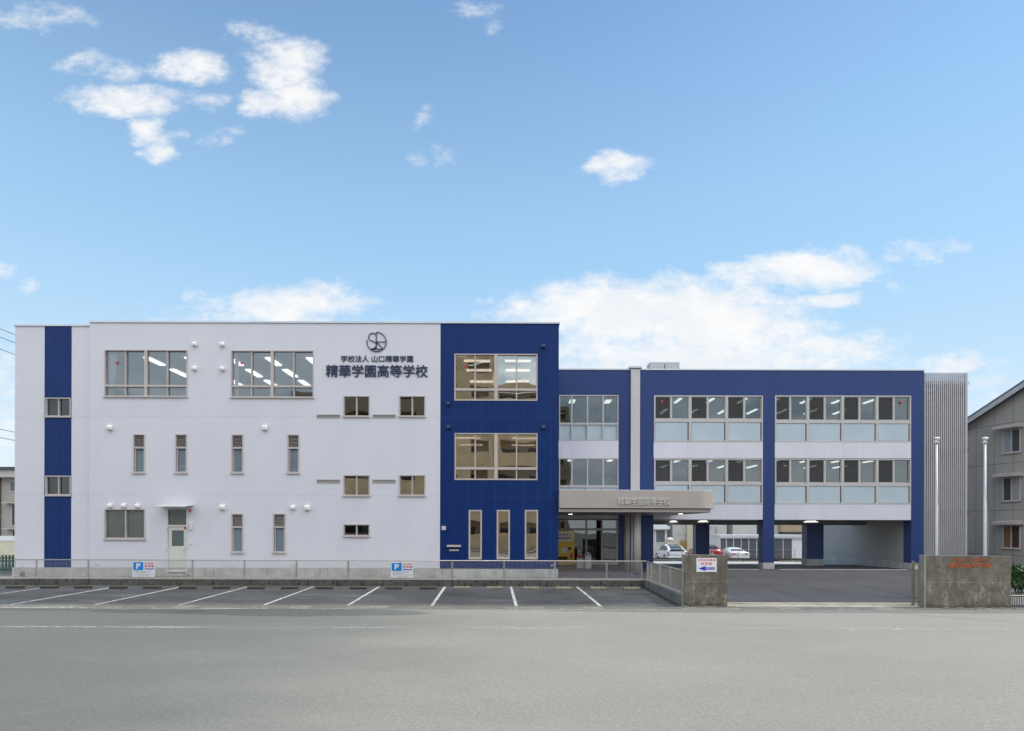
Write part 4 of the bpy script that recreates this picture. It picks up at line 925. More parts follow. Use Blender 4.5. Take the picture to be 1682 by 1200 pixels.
under(T, MB().box(x0 - .012, x0 - .002, d1 + .03, d1 + .2, .0, z1 - .03).build('end_strip', MT['steel']))
def arrow_sign():
    a = pxrect(1144, 916.2, 1177.2, 939, d1 - .012); y = d1 - .012; W, Hh = a[1] - a[0], a[3] - a[2]; X = lambda u: a[0] + u * W; Z = lambda v: a[3] - v * Hh
    T = empty('arrow_sign', ((a[0] + a[1]) / 2, y, a[2]), 'small white visitor parking sign with red text and blue arrow on the gate pillar', 'sign')
    under(T, MB().box(a[0], a[1], y, y + .01, a[2], a[3]).build('board', MT['signw']))
    under(T, text_obj('来校者様専用', 'lettering', X(.06), X(.94), Z(.235), Z(.06), y, .002, MT['pred'], None, .008))
    under(T, text_obj('駐車場', 'lettering', X(.23), X(.76), Z(.52), Z(.30), y, .002, MT['pred'], None, .008))
    under(T, MB().prism([(X(.10), Z(.755)), (X(.45), Z(.57)), (X(.45), Z(.66)), (X(.90), Z(.66)), (X(.90), Z(.85)), (X(.45), Z(.85)), (X(.45), Z(.94))], y - .002, y, 'y').build('arrow', MT['ablue']))
    under(T, text_obj('こちらです', 'lettering', X(.43), X(.85), Z(.83), Z(.685), y - .0025, .002, MT['signw'], None, .02))
arrow_sign()
d2 = 18.7; x0, x1 = wx(1522, d2), wx(1662, d2); z2 = wz(912.5, d2, 1590)
T = empty('gate_wall', ((x0 + x1) / 2, d2, 0), 'wide stained concrete gate wall with orange school name', 'gate wall')
under(T, rough_slab(x0, x1, d2, d2 + .22, -.1, z2, 18, .012).build('body', MT['gatec'], None, .012))
under(T, MB().box(x0 - .085, x0 - .012, d2 - .02, d2 + .2, -.1, z2 + .02).build('end_post', concrete('gate end post', (.33, .31, .26), (.1, .1, .08), .4)))
a = pxrect(1565, 916.3, 1621, 921.8, d2); under(T, text_obj('学校法人 山口精華学園', 'lettering', *a, d2 + .003, .012, MT['orange'], None, .006))
a = pxrect(1557.6, 924.2, 1629.2, 932.8, d2); under(T, text_obj('精華学園高等学校', 'lettering', *a, d2 + .003, .016, MT['orange'], None, .01))
# rubble along the foot of the two gate walls
q = random.Random(11)
for (ax_, bx_, yy, lab) in ((wx(1120, d1), wx(1215, d1), d1 - .10, 'broken bits of concrete edging at the foot of the arrow sign pillar'), (wx(1540, d2), wx(1668, d2), d2 - .14, 'broken bits of concrete edging at the foot of the orange-lettered wall')):
    m = MB()
    for i in range(26):
        x = q.uniform(ax_, bx_); s = q.uniform(.03, .09); n0 = len(m.v); yq = yy + q.uniform(-.12, .06)
        m.prism([(x + s * 1.6 * math.cos(t) * q.uniform(.6, 1), yq + s * .6 * math.sin(t) * q.uniform(.6, 1)) for t in (0, 1.1, 2.2, 3.3, 4.4, 5.4)], .0, .012 + s * .35, 'z')
    tag(m.build('rubble', MT['edging']), lab, 'rubble', None, 'stuff')
# folding gate end: two steel posts tied by short bars
dg_ = 19.2; T = empty('steel_gate', (wx(1506, dg_), dg_, .03), 'narrow end of an olive beige steel gate folded beside the orange-lettered wall', 'gate')
for px, yy, zt_ in ((1500.2, dg_, 921.5), (1511.4, dg_ - .08, 922.5)):
    x = wx(px, yy); under(T, MB().box(x - .036, x + .036, yy - .03, yy + .03, .03, wz(zt_, yy, px)).build('post', paint('olive beige steel', (.27, .25, .19), .55, .1, .15, 7) if 'ob' not in MT else MT['ob'], None, .006))
x0, x1 = wx(1500.2, dg_) + .037, wx(1521, dg_)
for py in (926.5, 980): z = wz(py, dg_, 1506); under(T, MB().box(x0, x1, dg_ - .01, dg_ + .02, z - .02, z + .02).build('rail', MT['steel']))

# ------------------------------------------------------------------ flagpoles
def flagpole(px_b, px_t, label):
    d = 21.2; x = wx(px_b, d, 900); zt_ = wz(722, d, px_b)
    T = empty('flagpole', (x, d, .04), label, 'flagpole', 'flagpoles behind the gate wall')
    under(T, MB().lathe((x, d, 0), [(.053, .04), (.052, 1.5), (.038, zt_)], 14).build('pole', MT['steelw']))
    m = MB(); m.lathe((x - .025, d, zt_ - .12), [(.085, .0), (.085, .05), (.05, .06), (.05, .12)], 14); under(T, m.build('pulley_housing', MT['steelw']))
    under(T, MB().lathe((x, d, zt_), [(.05, .0), (.095, .02), (.108, .05), (.07, .085), (.02, .095)], 16).build('truck_cap', MT['signw']))
    pts = []; 
    for i in range(15):
        u = i / 14; pts.append((x - .10 + .26 * math.sin(u * 2.6) * u ** 1.2 - .02 * u, d - .075, zt_ - .1 - (zt_ - 1.4) * u))
    under(T, MB().tube(pts, .007, 5).build('halyard', MT['ltgrey'])); under(T, MB().box(x - .1, x - .05, d - .08, d - .04, 1.3, 1.5).build('cleat', MT['ltgrey']))
flagpole(1538, 1537, 'white flagpole with disc top in front of the slatted stair screen')
flagpole(1617.5, 1615, 'white flagpole with disc top in front of the grey gabled house')

# ------------------------------------------------------------------ wheel stops
def lot_z(y): return .006 + (y - 18.78) / (24.3 - 18.78) * .084
stop_old = concrete('weathered and shade-toned wheel stop', (.042, .036, .028), (.014, .012, .01), .8, False); stop_lit_top = concrete('lit-toned wheel stop top', (.15, .13, .10), (.03, .026, .02), .7, False); stop_shaded = concrete('shade-toned wheel stop face', (.17, .15, .115), (.05, .045, .035), .6, False); stop_new = concrete('pale wheel stop', (.42, .38, .30), (.2, .18, .14), .5, False); stop_y = paint('faded yellow stripe', (.48, .41, .22), .7, 0, .2, 20)
xs = [25, 81.5, 136.5, 194.5, 250, 308.3, 364, 420.8, 475.8, 533.5, 588.8, 647, 703.7, 759.5, 812.5, 872, 925.5, 982.7, 1037.5]
ords = ['leftmost', 'second', 'third', 'fourth', 'fifth', 'sixth', 'seventh', 'eighth', 'ninth', 'tenth', 'eleventh', 'twelfth', 'thirteenth', 'fourteenth', 'fifteenth', 'sixteenth', 'seventeenth', 'eighteenth', 'last']
yw = 23.25; stop_protos = {}
for i, px in enumerate(xs):
    new = i >= 13; key = (new, i == 0)
    side = 'left-hand' if i % 2 else 'right-hand'
    where = 'leftmost in the row, dark and low' if i == 0 else ('last on the right, by the mesh fence corner' if i == 18 else f'{ords[i]} from the left in the row')
    lab = ('pale concrete wheel stop with yellow edges, ' if new else 'dark weathered concrete wheel stop, ') + where
    if key not in stop_protos:
        m = MB(); w = .315
        m.prism([(-.085, 0), (.085, 0), (.08, .055), (.05, .092), (-.05, .092), (-.08, .055)], -w, w, 'x')
        o = empty('wheel_stop', (0, 0, 0)); b = m.build('block', stop_shaded if new else stop_old, o, .008)
        MB().box(-w + .01, w - .01, -.048, .048, .0925, .104).build('lit_top_strip', stop_new if new else stop_lit_top, o)  # strip lighter than the block: lit top and shaded face painted as colour
        if new:
            for s in (-1, 1): MB().box(s * (w - .13) - .06, s * (w - .13) + .06, -.05, .05, .105, .110).build('reflector', stop_y, o)
        stop_protos[key] = o; c = o
    else: c = copy_tree(stop_protos[key])
    c.location = (wx(px, yw, 966), yw, lot_z(yw)); tag(c, lab, 'wheel stop', 'wheel stops in the parking bays')

# ------------------------------------------------------------------ standpipes by the fence
for px, lab in ((37.5, 'small grey standpipe behind the fence by the far left wall'), (911, 'white standpipe and tap at the right corner of the navy block')):
    d = 25.3; x = wx(px, d); T = empty('standpipe', (x, d, .33), lab, 'standpipe', None)
    zt_ = wz(928 if px > 500 else 931, d, px)
    under(T, MB().box(x - .07, x + .07, d - .07, d + .07, .33, zt_ - .22).build('column', MT['steelw'] if px > 500 else MT['blockc'], None, .015)); under(T, MB().tube([(x, d, zt_ - .22), (x, d, zt_), (x - .12, d, zt_), (x - .14, d, zt_ - .06)], .022, 8).build('tap', MT['ltgrey'])); under(T, MB().lathe((x, d, zt_ + .022), [(.015, 0), (.05, .02), (.05, .035)], 8).build('valve_wheel', MT['ltgrey']))

# ------------------------------------------------------------------ entrance: vending machine and bins
def vending():
    yellow = paint('yellow machine', (.86, .54, .015), .35, 0, .04, 4); d = 30.6; x0, x1 = wx(944, d) - 1.0, wx(944, d); z0 = .5; z1 = wz(871.5, d, 935)
    T = empty('vending_machine', ((x0 + x1) / 2, d, z0), 'yellow drinks vending machine under the canopy beside the glass doors', 'vending machine')
    P = lambda m, n, mt, b=0: under(T, m.build(n, mt, None, b))
    P(MB().box(x0, x1, d, d + .72, z0 + .06, z1), 'body', yellow, .02); P(MB().box(x0 + .03, x1 - .03, d + .03, d + .7, z0, z0 + .06), 'plinth', MT['dark'])
    zz = lambda py: wz(py, d, 935)
    P(MB().box(x0 + .06, x1 - .10, d - .012, d - .001, zz(888.5), zz(873.5)), 'display_window', emit('lit machine display', (.30, .34, .50), .06))
    cols = [(.5, .2, .08), (.12, .12, .16), (.55, .52, .48), (.35, .05, .05), (.1, .25, .14), (.5, .38, .1)]; q = random.Random(2)
    cm = [paint('drink can', c, .35) for c in cols]
    for r, py in enumerate((879.5, 885.5)):
        for i in range(9):
            x = x0 + .13 + i * .085; P(MB().lathe((x, d - .034, zz(py)), [(.022, 0), (.026, .01), (.026, .11), (.018, .125)], 8), 'drink_can', cm[q.randrange(6)])
        P(MB().box(x0 + .08, x1 - .12, d - .05, d - .013, zz(py) - .04, zz(py) - .003), 'shelf', MT['signw'])
    P(MB().box(x1 - .33, x1 - .16, d - .02, d - .001, zz(902.5), zz(898.5)), 'coin_slot', MT['dark']); P(MB().box(x0 + .35, x0 + .62, d - .006, d - .001, zz(908), zz(900)), 'price_board', MT['signw'])
    P(MB().box(x0 + .12, x1 - .35, d - .02, d - .001, zz(919), zz(914)), 'delivery_slot', MT['dark']); P(MB().box(x1 - .22, x1 - .08, d - .006, d - .001, zz(916), zz(908)), 'poster', MT['pred'])
vending()
def bin_(px, d, w, ztop_py, cap, label):
    x = wx(px, d); z1 = wz(ztop_py, d, px); T = empty('waste_bin', (x, d, .5), label, 'bin', 'bins beside the vending machine')
    under(T, MB().box(x - w, x + w, d - .17, d + .17, .5, z1 - .16).build('body', MT['ltgrey'], None, .02))
    m = MB(); m.prism([(x - w, z1 - .155)] + [(x + w * math.cos(RAD(a)), z1 - .155 + .155 * math.sin(RAD(a))) for a in range(180, -1, -20)][::-1] + [(x - w, z1 - .154)], d - .17, d + .17, 'y')
    under(T, m.build('lid', cap, None))
    for s in (-1, 1): under(T, MB().lathe((x + s * w * .42, d - .172, z1 - .09), [(.045, -.012), (.045, .0)], 12, 'y').build('opening', MT['dark']))
bin_(953.8, 29.4, .19, 911, MT['pred'], 'squat grey waste bin with red rounded lid next to the vending machine')
bin_(965.8, 29.2, .155, 906.8, MT['ltgrey'], 'tall slim grey waste bin with two round openings by the glass doors')

# ------------------------------------------------------------------ cars behind the parking bays
def car(name, label, loc, st, color, kind):
    """st: stations (y, half width, bottom, waist z, belt z, roof half width, roof z), rear first; the car points away from the camera"""
    T = empty(name, loc, label, 'car', None)
    body = paint(name + ' paint', color, .25, 0, .02, 2); body.node_tree.nodes['Principled BSDF'].inputs['Coat Weight'].default_value = .6
    P = lambda m, n, mt, b=0.: (lambda o: setattr(o, 'parent', T) or o)(m.build(n, mt, None, b))
    m = MB(); m.sm = True; rows = []
    for (y, w, zb, z1, zbelt, wt, zt) in st:
        half = [(w * .9, zb), (w, z1 - .12), (w, z1 + .1), (w * .985, zbelt), (wt + (.01 if zt - zbelt > .2 else .03), zt - .055), (wt * .72, zt), (wt * .3, zt + .012)]
        rows.append([(-a, y, z) for a, z in half] + [(a, y, z) for a, z in half[::-1]])
    n = len(rows[0])
    for r in rows: m.v += r
    for i in range(len(rows) - 1):
        for k in range(n): m.face((i * n + k, i * n + (k + 1) % n, (i + 1) * n + (k + 1) % n, (i + 1) * n + k))
    m.face(range(n)); m.face(range(len(rows) * n - 1, (len(rows) - 1) * n - 1, -1)); P(m, 'body', body)
    def shrink(q, f, out):
        q = [Vector(p) for p in q]; c = sum(q, Vector()) / 4; nn = (q[1] - q[0]).cross(q[3] - q[0]).normalized()
        if nn.dot(c - Vector((0, c.y, .8))) < 0: nn = -nn
        return [c + (p - c) * f + nn * out for p in q]
    gl = MT['carglass']; roof_i = max(range(len(st)), key=lambda i: st[i][6])
    for side in (-1, 1):
        g = MB()
        for i in range(len(st) - 1):
            if st[i][6] - st[i][4] < .16 or st[i + 1][6] - st[i + 1][4] < .16: continue
            a, b = (3, 4) if side < 0 else (n - 4, n - 5)
            g.quad(*shrink([rows[i][a], rows[i + 1][a], rows[i + 1][b], rows[i][b]], .9, .012))
        if g.v and kind != 'soft': P(g, 'side_window', gl)
    def across(i, f, nm, mat):
        g = MB(); A, B = rows[i], rows[i + 1]
        q = [A[4], A[n - 5], B[n - 5], B[4]]; q2 = [A[5], A[n - 6], B[n - 6], B[5]]
        q = [Vector(a_) * .35 + Vector(b_) * .65 for a_, b_ in zip(q, q2)]; g.quad(*shrink(q, f, .035)); P(g, nm, mat)
    for i in range(len(st) - 1):
        if i in RW[kind]: across(i, .88, 'rear_window', gl if kind != 'soft' else MT['dark'])
        if i in WS[kind]: across(i, .86, 'windscreen', gl)
    L = st[-1][0]; W = max(s[1] for s in st)
    for yy in (.19 * L, .80 * L):
        for s in (-1, 1):
            o = P(MB().lathe((s * (W - .2), yy, .315), [(.20, -.0), (.315, .02), (.315, s * .19), (.30, s * .205), (.2, s * .205)], 18, 'x'), 'wheel', MT['black'])
            r = MB().lathe((s * (W + .004), yy, .315), [(.19, s * .0), (.19, s * .012), (.05, s * .02)], 12, 'x').build('rim', MT['ltgrey']); r.parent = o
            P(MB().lathe((s * (W - .03), yy, .33), [(.37, 0), (.37, s * .036)], 20, 'x'), 'wheel_arch', MT['dark'])
    zt_ = st[2][4]
    tl = {'hatch': [(W - .2, W - .02, .58, .93)], 'suv': [(W - .42, W - .03, .80, .92)], 'soft': [(W - .48, W - .16, .70, .79)]}[kind]
    for s in (-1, 1):
        for a, b, c, d in tl: P(MB().box(s * a, s * b, -.02 if kind != 'soft' else -.035, .16, c, d), 'tail_light', MT['tail'] if kind != 'hatch' else MT['tailc'], .02)
        P(MB().box(s * (W + .0), s * (W + .16), .62 * L, .62 * L + .1, st[4][4] + .0, st[4][4] + .13), 'wing_mirror', body, .03)
    P(MB().box(-.165, .165, -.03, .02, .60 if kind != 'soft' else .5, .765 if kind != 'soft' else .665), 'number_plate', MT['signw'])
    P(MB().box(-W * .86, W * .86, -.045, .10, .30, .52), 'bumper', body, .05)
    if kind == 'hatch': P(MB().box(-.62, .62, -.012, .10, .96, 1.05), 'lower_rear_glass', gl, .01)
    if kind == 'suv': P(MB().lathe((0, -.012, .86), [(.06, 0), (.06, -.012)], 12, 'y'), 'badge', MT['ltgrey'])
    return T
MT['carglass'] = paint('car glass', (.03, .035, .038), .06, 0, .05, 2); MT['tail'] = paint('tail light red', (.28, .01, .012), .15); MT['tailc'] = paint('clear tail light', (.50, .38, .38), .15, 0, .3, 9)
RW = {'hatch': (1, 2, 3), 'suv': (1, 2), 'soft': (2,)}; WS = {'hatch': (6,), 'suv': (6,), 'soft': (5,)}
GB = -.40
car('parked_car', 'white hatchback parked tail outwards beyond the open bays', (13.62, 49.6, GB),
    [(0, .76, .38, .6, .84, .68, .90), (.08, .84, .28, .6, .92, .74, 1.02), (.35, .865, .25, .6, .95, .66, 1.15), (.9, .87, .22, .6, .95, .62, 1.34), (1.6, .87, .2, .6, .95, .60, 1.47), (2.2, .87, .2, .6, .93, .60, 1.49), (2.8, .87, .2, .6, .91, .61, 1.40), (3.45, .87, .2, .6, .90, .64, 1.07), (3.75, .86, .2, .6, .86, .70, .95), (4.2, .82, .22, .55, .74, .62, .82), (4.46, .66, .3, .5, .6, .5, .66)], (.78, .79, .79), 'hatch')
car('parked_car', 'dark red hatchback half hidden behind a navy pillar', (16.3, 49.0, GB),
    [(0, .80, .40, .6, .90, .72, .98), (.10, .88, .28, .6, .98, .76, 1.10), (.45, .9, .25, .6, 1.0, .66, 1.36), (.9, .9, .22, .6, .98, .64, 1.47), (1.6, .9, .2, .6, .96, .63, 1.51), (2.3, .9, .2, .6, .95, .63, 1.49), (2.8, .9, .2, .6, .94, .64, 1.40), (3.35, .9, .2, .6, .93, .68, 1.05), (3.7, .88, .2, .6, .88, .74, .97), (4.2, .84, .22, .55, .76, .66, .86), (4.4, .7, .3, .5, .6, .5, .7)], (.36, .012, .02), 'suv')
car('parked_car', 'silver white soft-top roadster parked in front of the storage sheds', (18.85, 49.8, GB),
    [(0, .70, .36, .55, .72, .62, .80), (.10, .82, .26, .55, .80, .74, .90), (.55, .86, .22, .55, .84, .70, .95), (.95, .865, .2, .55, .85, .60, 1.10), (1.35, .865, .18, .55, .84, .54, 1.22), (1.9, .865, .18, .55, .82, .55, 1.22), (2.45, .865, .18, .55, .80, .60, .92), (3.0, .86, .18, .55, .76, .68, .84), (3.6, .80, .22, .5, .64, .6, .74), (3.9, .6, .3, .45, .55, .45, .6)], (.66, .67, .68), 'soft')

# ------------------------------------------------------------------ behind the school
struct(MB().box(4, 60, 42.75, 58.5, -.6, GB).build('back_lot', MT['pave']))
T = empty('boundary_wall', (20, 42.6, .1), 'low dark concrete boundary wall behind the open parking bays', 'wall')
m = MB()
for i in range(30): m.box(5.6 + i * 1.2, 5.6 + (i + 1) * 1.2 - .008, 42.5, 42.72, -.4, .34)
under(T, m.build('blocks', concrete('mossy boundary concrete', (.13, .12, .09), (.03, .03, .02), .7)))
m = MB()
for x in [8 + 2.0 * i for i in range(16)]: m.box(x - .02, x + .02, 42.58, 42.62, .341, .96)
m.box(6, 40, 42.59, 42.61, .945, .96); m.box(6, 40, 42.592, 42.608, .62, .628); under(T, m.build('wire_rail', MT['ltgrey']))
T = empty('parking_block', (12.4, 42.2, .13), 'pair of low kerb blocks on the bright strip before the boundary wall', 'kerb block')
for i, px in enumerate((1085, 1110)): under(T, MB().box(wx(px, 42.0) - .55, wx(px, 42.0) + .55, 42.0, 42.2, .12, .26).build('block', MT['blockc'], None, .02))
T = empty('parking_block', (21, 42.2, .13), 'row of low kerb blocks on the bright strip under the sheds', 'kerb block')
for px in (1207, 1237, 1296, 1323): under(T, MB().box(wx(px, 42.0) - .6, wx(px, 42.0) + .6, 42.0, 42.2, .10, .24).build('block', MT['blockc'], None, .02))

def sheds():
    d = 54; x0, x1 = wx(1183, d), wx(1319.5, d); zt_ = wz(878, d, 1250); T = empty('storage_shed', ((x0 + x1) / 2, d, GB), 'long white storage shed with a row of dark grey doors behind the parked roadster', 'shed')
    under(T, MB().box(x0, x1, d + .03, d + 2.2, GB, zt_ - .2).build('wall', MT['signw']))
    under(T, MB().box(x0 - .12, x1 + .12, d - .2, d + 2.4, zt_ - .2, zt_).box(x0 - .1, x1 + .1, d - .15, d + .02, zt_ - .32, zt_ - .2).build('roof', paint('shed roof', (.66, .68, .72), .5)))
    gd = siding('grey shed door', (.105, .11, .125), .5, None, .01, .12, (.07, .07, .08))
    edges = [1183.5, 1193.8, 1205.6, 1218.2, 1230.6, 1243.5, 1256.5, 1270, 1287, 1302]
    for a, b in zip(edges[:-1], edges[1:]):
        under(T, MB().box(wx(a + .7, d), wx(b - .9, d), d, d + .04, GB + .1, zt_ - .36).build('door', gd))
sheds()

def house(name, label, x0, x1, d, z1, depth, wallm, roof_over=.3, roofm=None):
    T = empty(name, ((x0 + x1) / 2, d, GB), label, 'house')
    under(T, MB().box(x0, x1, d, d + depth, GB, z1).build('wall', wallm)); xm = (x0 + x1) / 2
    under(T, MB().prism([(x0 - roof_over, z1 - .12), (x1 + roof_over, z1 - .12), (x1 + roof_over, z1 + .02), (xm, z1 + 1.3), (x0 - roof_over, z1 + .02)], d - roof_over, d + depth + roof_over, 'y').build('roof', roofm or MT['roofm']))
    return T
def hwin(T, px0, px1, py0, py1, d, frame='signw', pane=None):
    a = pxrect(px0, py0, px1, py1, d); m = MB(); f = .07
    m.box(a[0] - f, a[0], d - .06, d - .001, a[2] - f, a[3] + f); m.box(a[1], a[1] + f, d - .06, d - .001, a[2] - f, a[3] + f); m.box(a[0], a[1], d - .06, d - .001, a[2] - f, a[2]); m.box(a[0], a[1], d - .06, d - .001, a[3], a[3] + f)
    w = under(T, m.build('window', MT[frame])); o = MB().box(a[0], a[1], d - .03, d - .005, a[2], a[3]).build('pane', pane or MT['greenglass']); o.parent = w; return w
MT['greenglass'] = paint('grey green house glass', (.14, .18, .175), .15, 0, .1, 1)
wl_ = siding('pale house siding', (.60, .60, .57), .7, None, .015, .45, (.5, .5, .48)); wl3 = siding('grey white house siding', (.53, .54, .53), .7, None, .015, 1.8, (.3, .3, .3)); bg_ = paint('beige render', (.54, .50, .39), .8, 0, .05, 2); br_ = siding('brown timber siding', (.26, .15, .09), .7, None, .02, .2, (.15, .08, .05)); tn_ = siding('tan house siding', (.42, .32, .21), .7, None, .02, .3, (.3, .22, .15))
T = house('house', 'pale house with a white-framed window behind the white hatchback', 8.5, wx(1096.5, 60), 60, 5.8, 8, wl_)
hwin(T, 1077.5, 1092, 870.5, 890.5, 60); under(T, MB().box(wx(1072, 60), wx(1098, 60), 59.4, 59.99, wz(869, 60, 1085), wz(863.5, 60, 1085)).build('window_hood', MT['signw']))
T = house('house', 'brown timber-clad house glimpsed in the gap behind the white hatchback', 17.2, 20, 69, 5.0, 6, br_)
T = house('house', 'light grey house with a beige bay and ochre door behind the dark red car', wx(1106, 62), wx(1195, 62), 62.2, 6.2, 8, wl3)
under(T, MB().box(wx(1128.5, 62), wx(1143.5, 62), 61.9, 62.19, GB, 6.0).build('bay', bg_)); under(T, MB().box(wx(1118.5, 62), wx(1127.2, 62), 62.1, 62.195, .0, wz(887, 62, 1122)).build('door', paint('ochre door', (.38, .25, .07), .5)))
for px, py in ((1117.5, 876), (1125.5, 877), (1169, 865)): x, z = wx(px, 62.2), wz(py, 62.2, px); under(T, MB().lathe((x, 62.1, z), [(.12, 0), (.12, .09)], 10, 'y').build('vent', MT['frame']))
under(T, MB().box(wx(1177.5, 62), wx(1179.5, 62), 62.05, 62.19, .2, 2.6).build('downpipe', MT['frame']))
T = house('house', 'white house with a plain joint line above the storage sheds', wx(1204, 64), wx(1243.5, 64), 64, 6.0, 8, wl_)
T = house('house', 'small dark brown house in the gap above the left end of the storage sheds', wx(1186, 73), wx(1212, 73), 73, 3.2, 5, paint('dark brown render', (.13, .105, .085), .8)); hwin(T, 1197, 1200.5, 872.5, 877.5, 73, 'frame')
T = house('house', 'house with tan cladding over a dark eave above the right end of the storage sheds', wx(1262, 63), wx(1336, 63), 63.3, 6.0, 8, wl_)
under(T, MB().box(wx(1283, 62.6), wx(1326, 62.6), 62.6, 63.29, wz(873.5, 62.6, 1300), 5.5).build('upper_storey', tn_)); under(T, MB().box(wx(1286, 62.4), wx(1321, 62.4), 62.3, 63.28, wz(876.5, 62.4, 1300), wz(873.8, 62.4, 1300)).build('eave', MT['dark']))
T = empty('garden_post', (wx(1101, 58.8), 58.8, GB), 'pale rounded concrete block beside the white hatchback', 'garden block'); a = pxrect(1095.5, 882.5, 1114, 905, 58.8)
under(T, MB().box(a[0], a[1], 58.7, 59.2, GB, a[3] - .25).build('base', bg_)); under(T, MB().lathe(((a[0] * .7 + a[1] * .3), 58.95, a[3] - .25), [(.3, 0), (.3, .1), (.22, .2), (.08, .25)], 14).build('cap', MT['signw']))

# ------------------------------------------------------------------ left edge: neighbours and green fence
bl = siding('beige block siding', (.40, .37, .33), .8, None, .015, .6, (.3, .28, .25)); d = 52
xr = -38.5; T = empty('apartment_building', (-45, d, GB), 'beige two-storey block with a flat dark eave beyond the left end of the school', 'building')
zt_ = wz(772, d, 12); under(T, MB().box(-58, xr, d, d + 9, GB, zt_ - .65).build('wall', bl)); under(T, MB().box(-59, xr + .8, d - 1.0, d + 9.5, zt_ - .02, zt_ + .2).build('roof', paint('dark roof edge', (.07, .07, .075), .7))); under(T, MB().box(-58.8, xr + .6, d - .75, d + 9.2, zt_ - .65, zt_ - .021).build('fascia', MT['frame2']))
for (a, b, c, e) in ((18, 34, 791, 806), (20.5, 34, 828, 862), (21.5, 34, 870, 884)):
    hwin(T, a, b, c, e, d, 'frame', paint('blue grey pane', (.09, .13, .15), .15) if c < 800 else MT['carglass']); q = pxrect(a - 9, c - 3, b + 1, c - 1.4, d)
    if c > 800: under(T, MB().box(q[0], q[1], d - .6, d - .002, q[2], q[3]).build('window_hood', MT['frame']))
under(T, MB().tube([(wx(1, d), d - .1, GB), (wx(1, d), d - .1, zt_ - .66)], .07, 8).build('downpipe', paint('dark brown pipe', (.06, .045, .045), .6)))
T = empty('garden_wall', (-33, 40, GB), 'cream garden wall with a white top course behind the green fence', 'wall')
a = pxrect(-60, 888, 60, 912, 40); under(T, MB().box(a[0], -30.3, 40, 40.25, GB, a[3]).build('lower_course', paint('cream render', (.66, .62, .47), .8))); under(T, MB().box(a[0], -30.25, 39.96, 40.29, a[3] + .001, wz(880, 40, 12)).build('top_course', MT['signw']))
T = empty('picket_fence', (-23.6, 27, .3), 'green metal picket fence at the far left beside the school', 'fence'); gm = paint('green fence metal', (.045, .12, .075), .55, .0, .15, 4)
zf0, zf1 = .42, wz(911, 27, 10)
for i in range(62):
    x = -31.2 + i * .155; under(T, MB().box(x - .04, x + .04, 27, 27.03, zf0, zf1).build('picket', gm))
for z in (zf0 + .1, (zf0 + zf1) / 2 + .1, zf1 - .14): under(T, MB().box(-31.3, -21.65, 27.031, 27.07, z - .03, z + .03).build('rail', gm))
for x in (-31.2, -29.3, -27.5, -25.6, -23.7, -21.75): under(T, MB().box(x - .03, x + .03, 27.071, 27.13, .3, zf1 + .02).build('post', gm))

# overhead wires along the side street
def pole(x, y, h, label):
    T = empty('utility_pole', (x, y, 0), label, 'utility pole', 'poles carrying the overhead wires')
    under(T, MB().lathe((x, y, -.4), [(.17, 0), (.11, h + .4)], 12).build('mast', MT['blockc']))
    for z in (h - .3, h - 1.0, h - 7.0): under(T, MB().box(x - .9, x + .9, y - .05, y + .05, z - .05, z + .05).build('crossarm', MT['ltgrey']))
pole(-37.4, 18, 17.2, 'tall concrete utility pole at the near end of the overhead wires'); pole(-37.4, 84, 17.2, 'tall concrete utility pole at the far end of the overhead wires')
for i, (zr, dx, lab) in enumerate(((14.4, 0, 'topmost of the five thin overhead wires at the left edge'), (13.7, .25, 'second overhead wire from the top at the left edge'), (13.0, -.25, 'third overhead wire from the top at the left edge'), (7.07, 0, 'upper of the two low overhead wires at the left edge'), (6.4, .3, 'lowest of the five overhead wires at the left edge'))):
    pts = []
    for k in range(23):
        u = k / 22; y = 18 + 66 * u; sag = .9 * (1 - (2 * u - 1) ** 2) - .9 * (1 - (2 * (44 - 18) / 66 - 1) ** 2); pts.append((-37.4 + dx, y, H + zr - sag))
    tag(MB().tube(pts, .022, 5).build('overhead_wire', MT['dark']), lab, 'wire', 'overhead wires at the left edge')

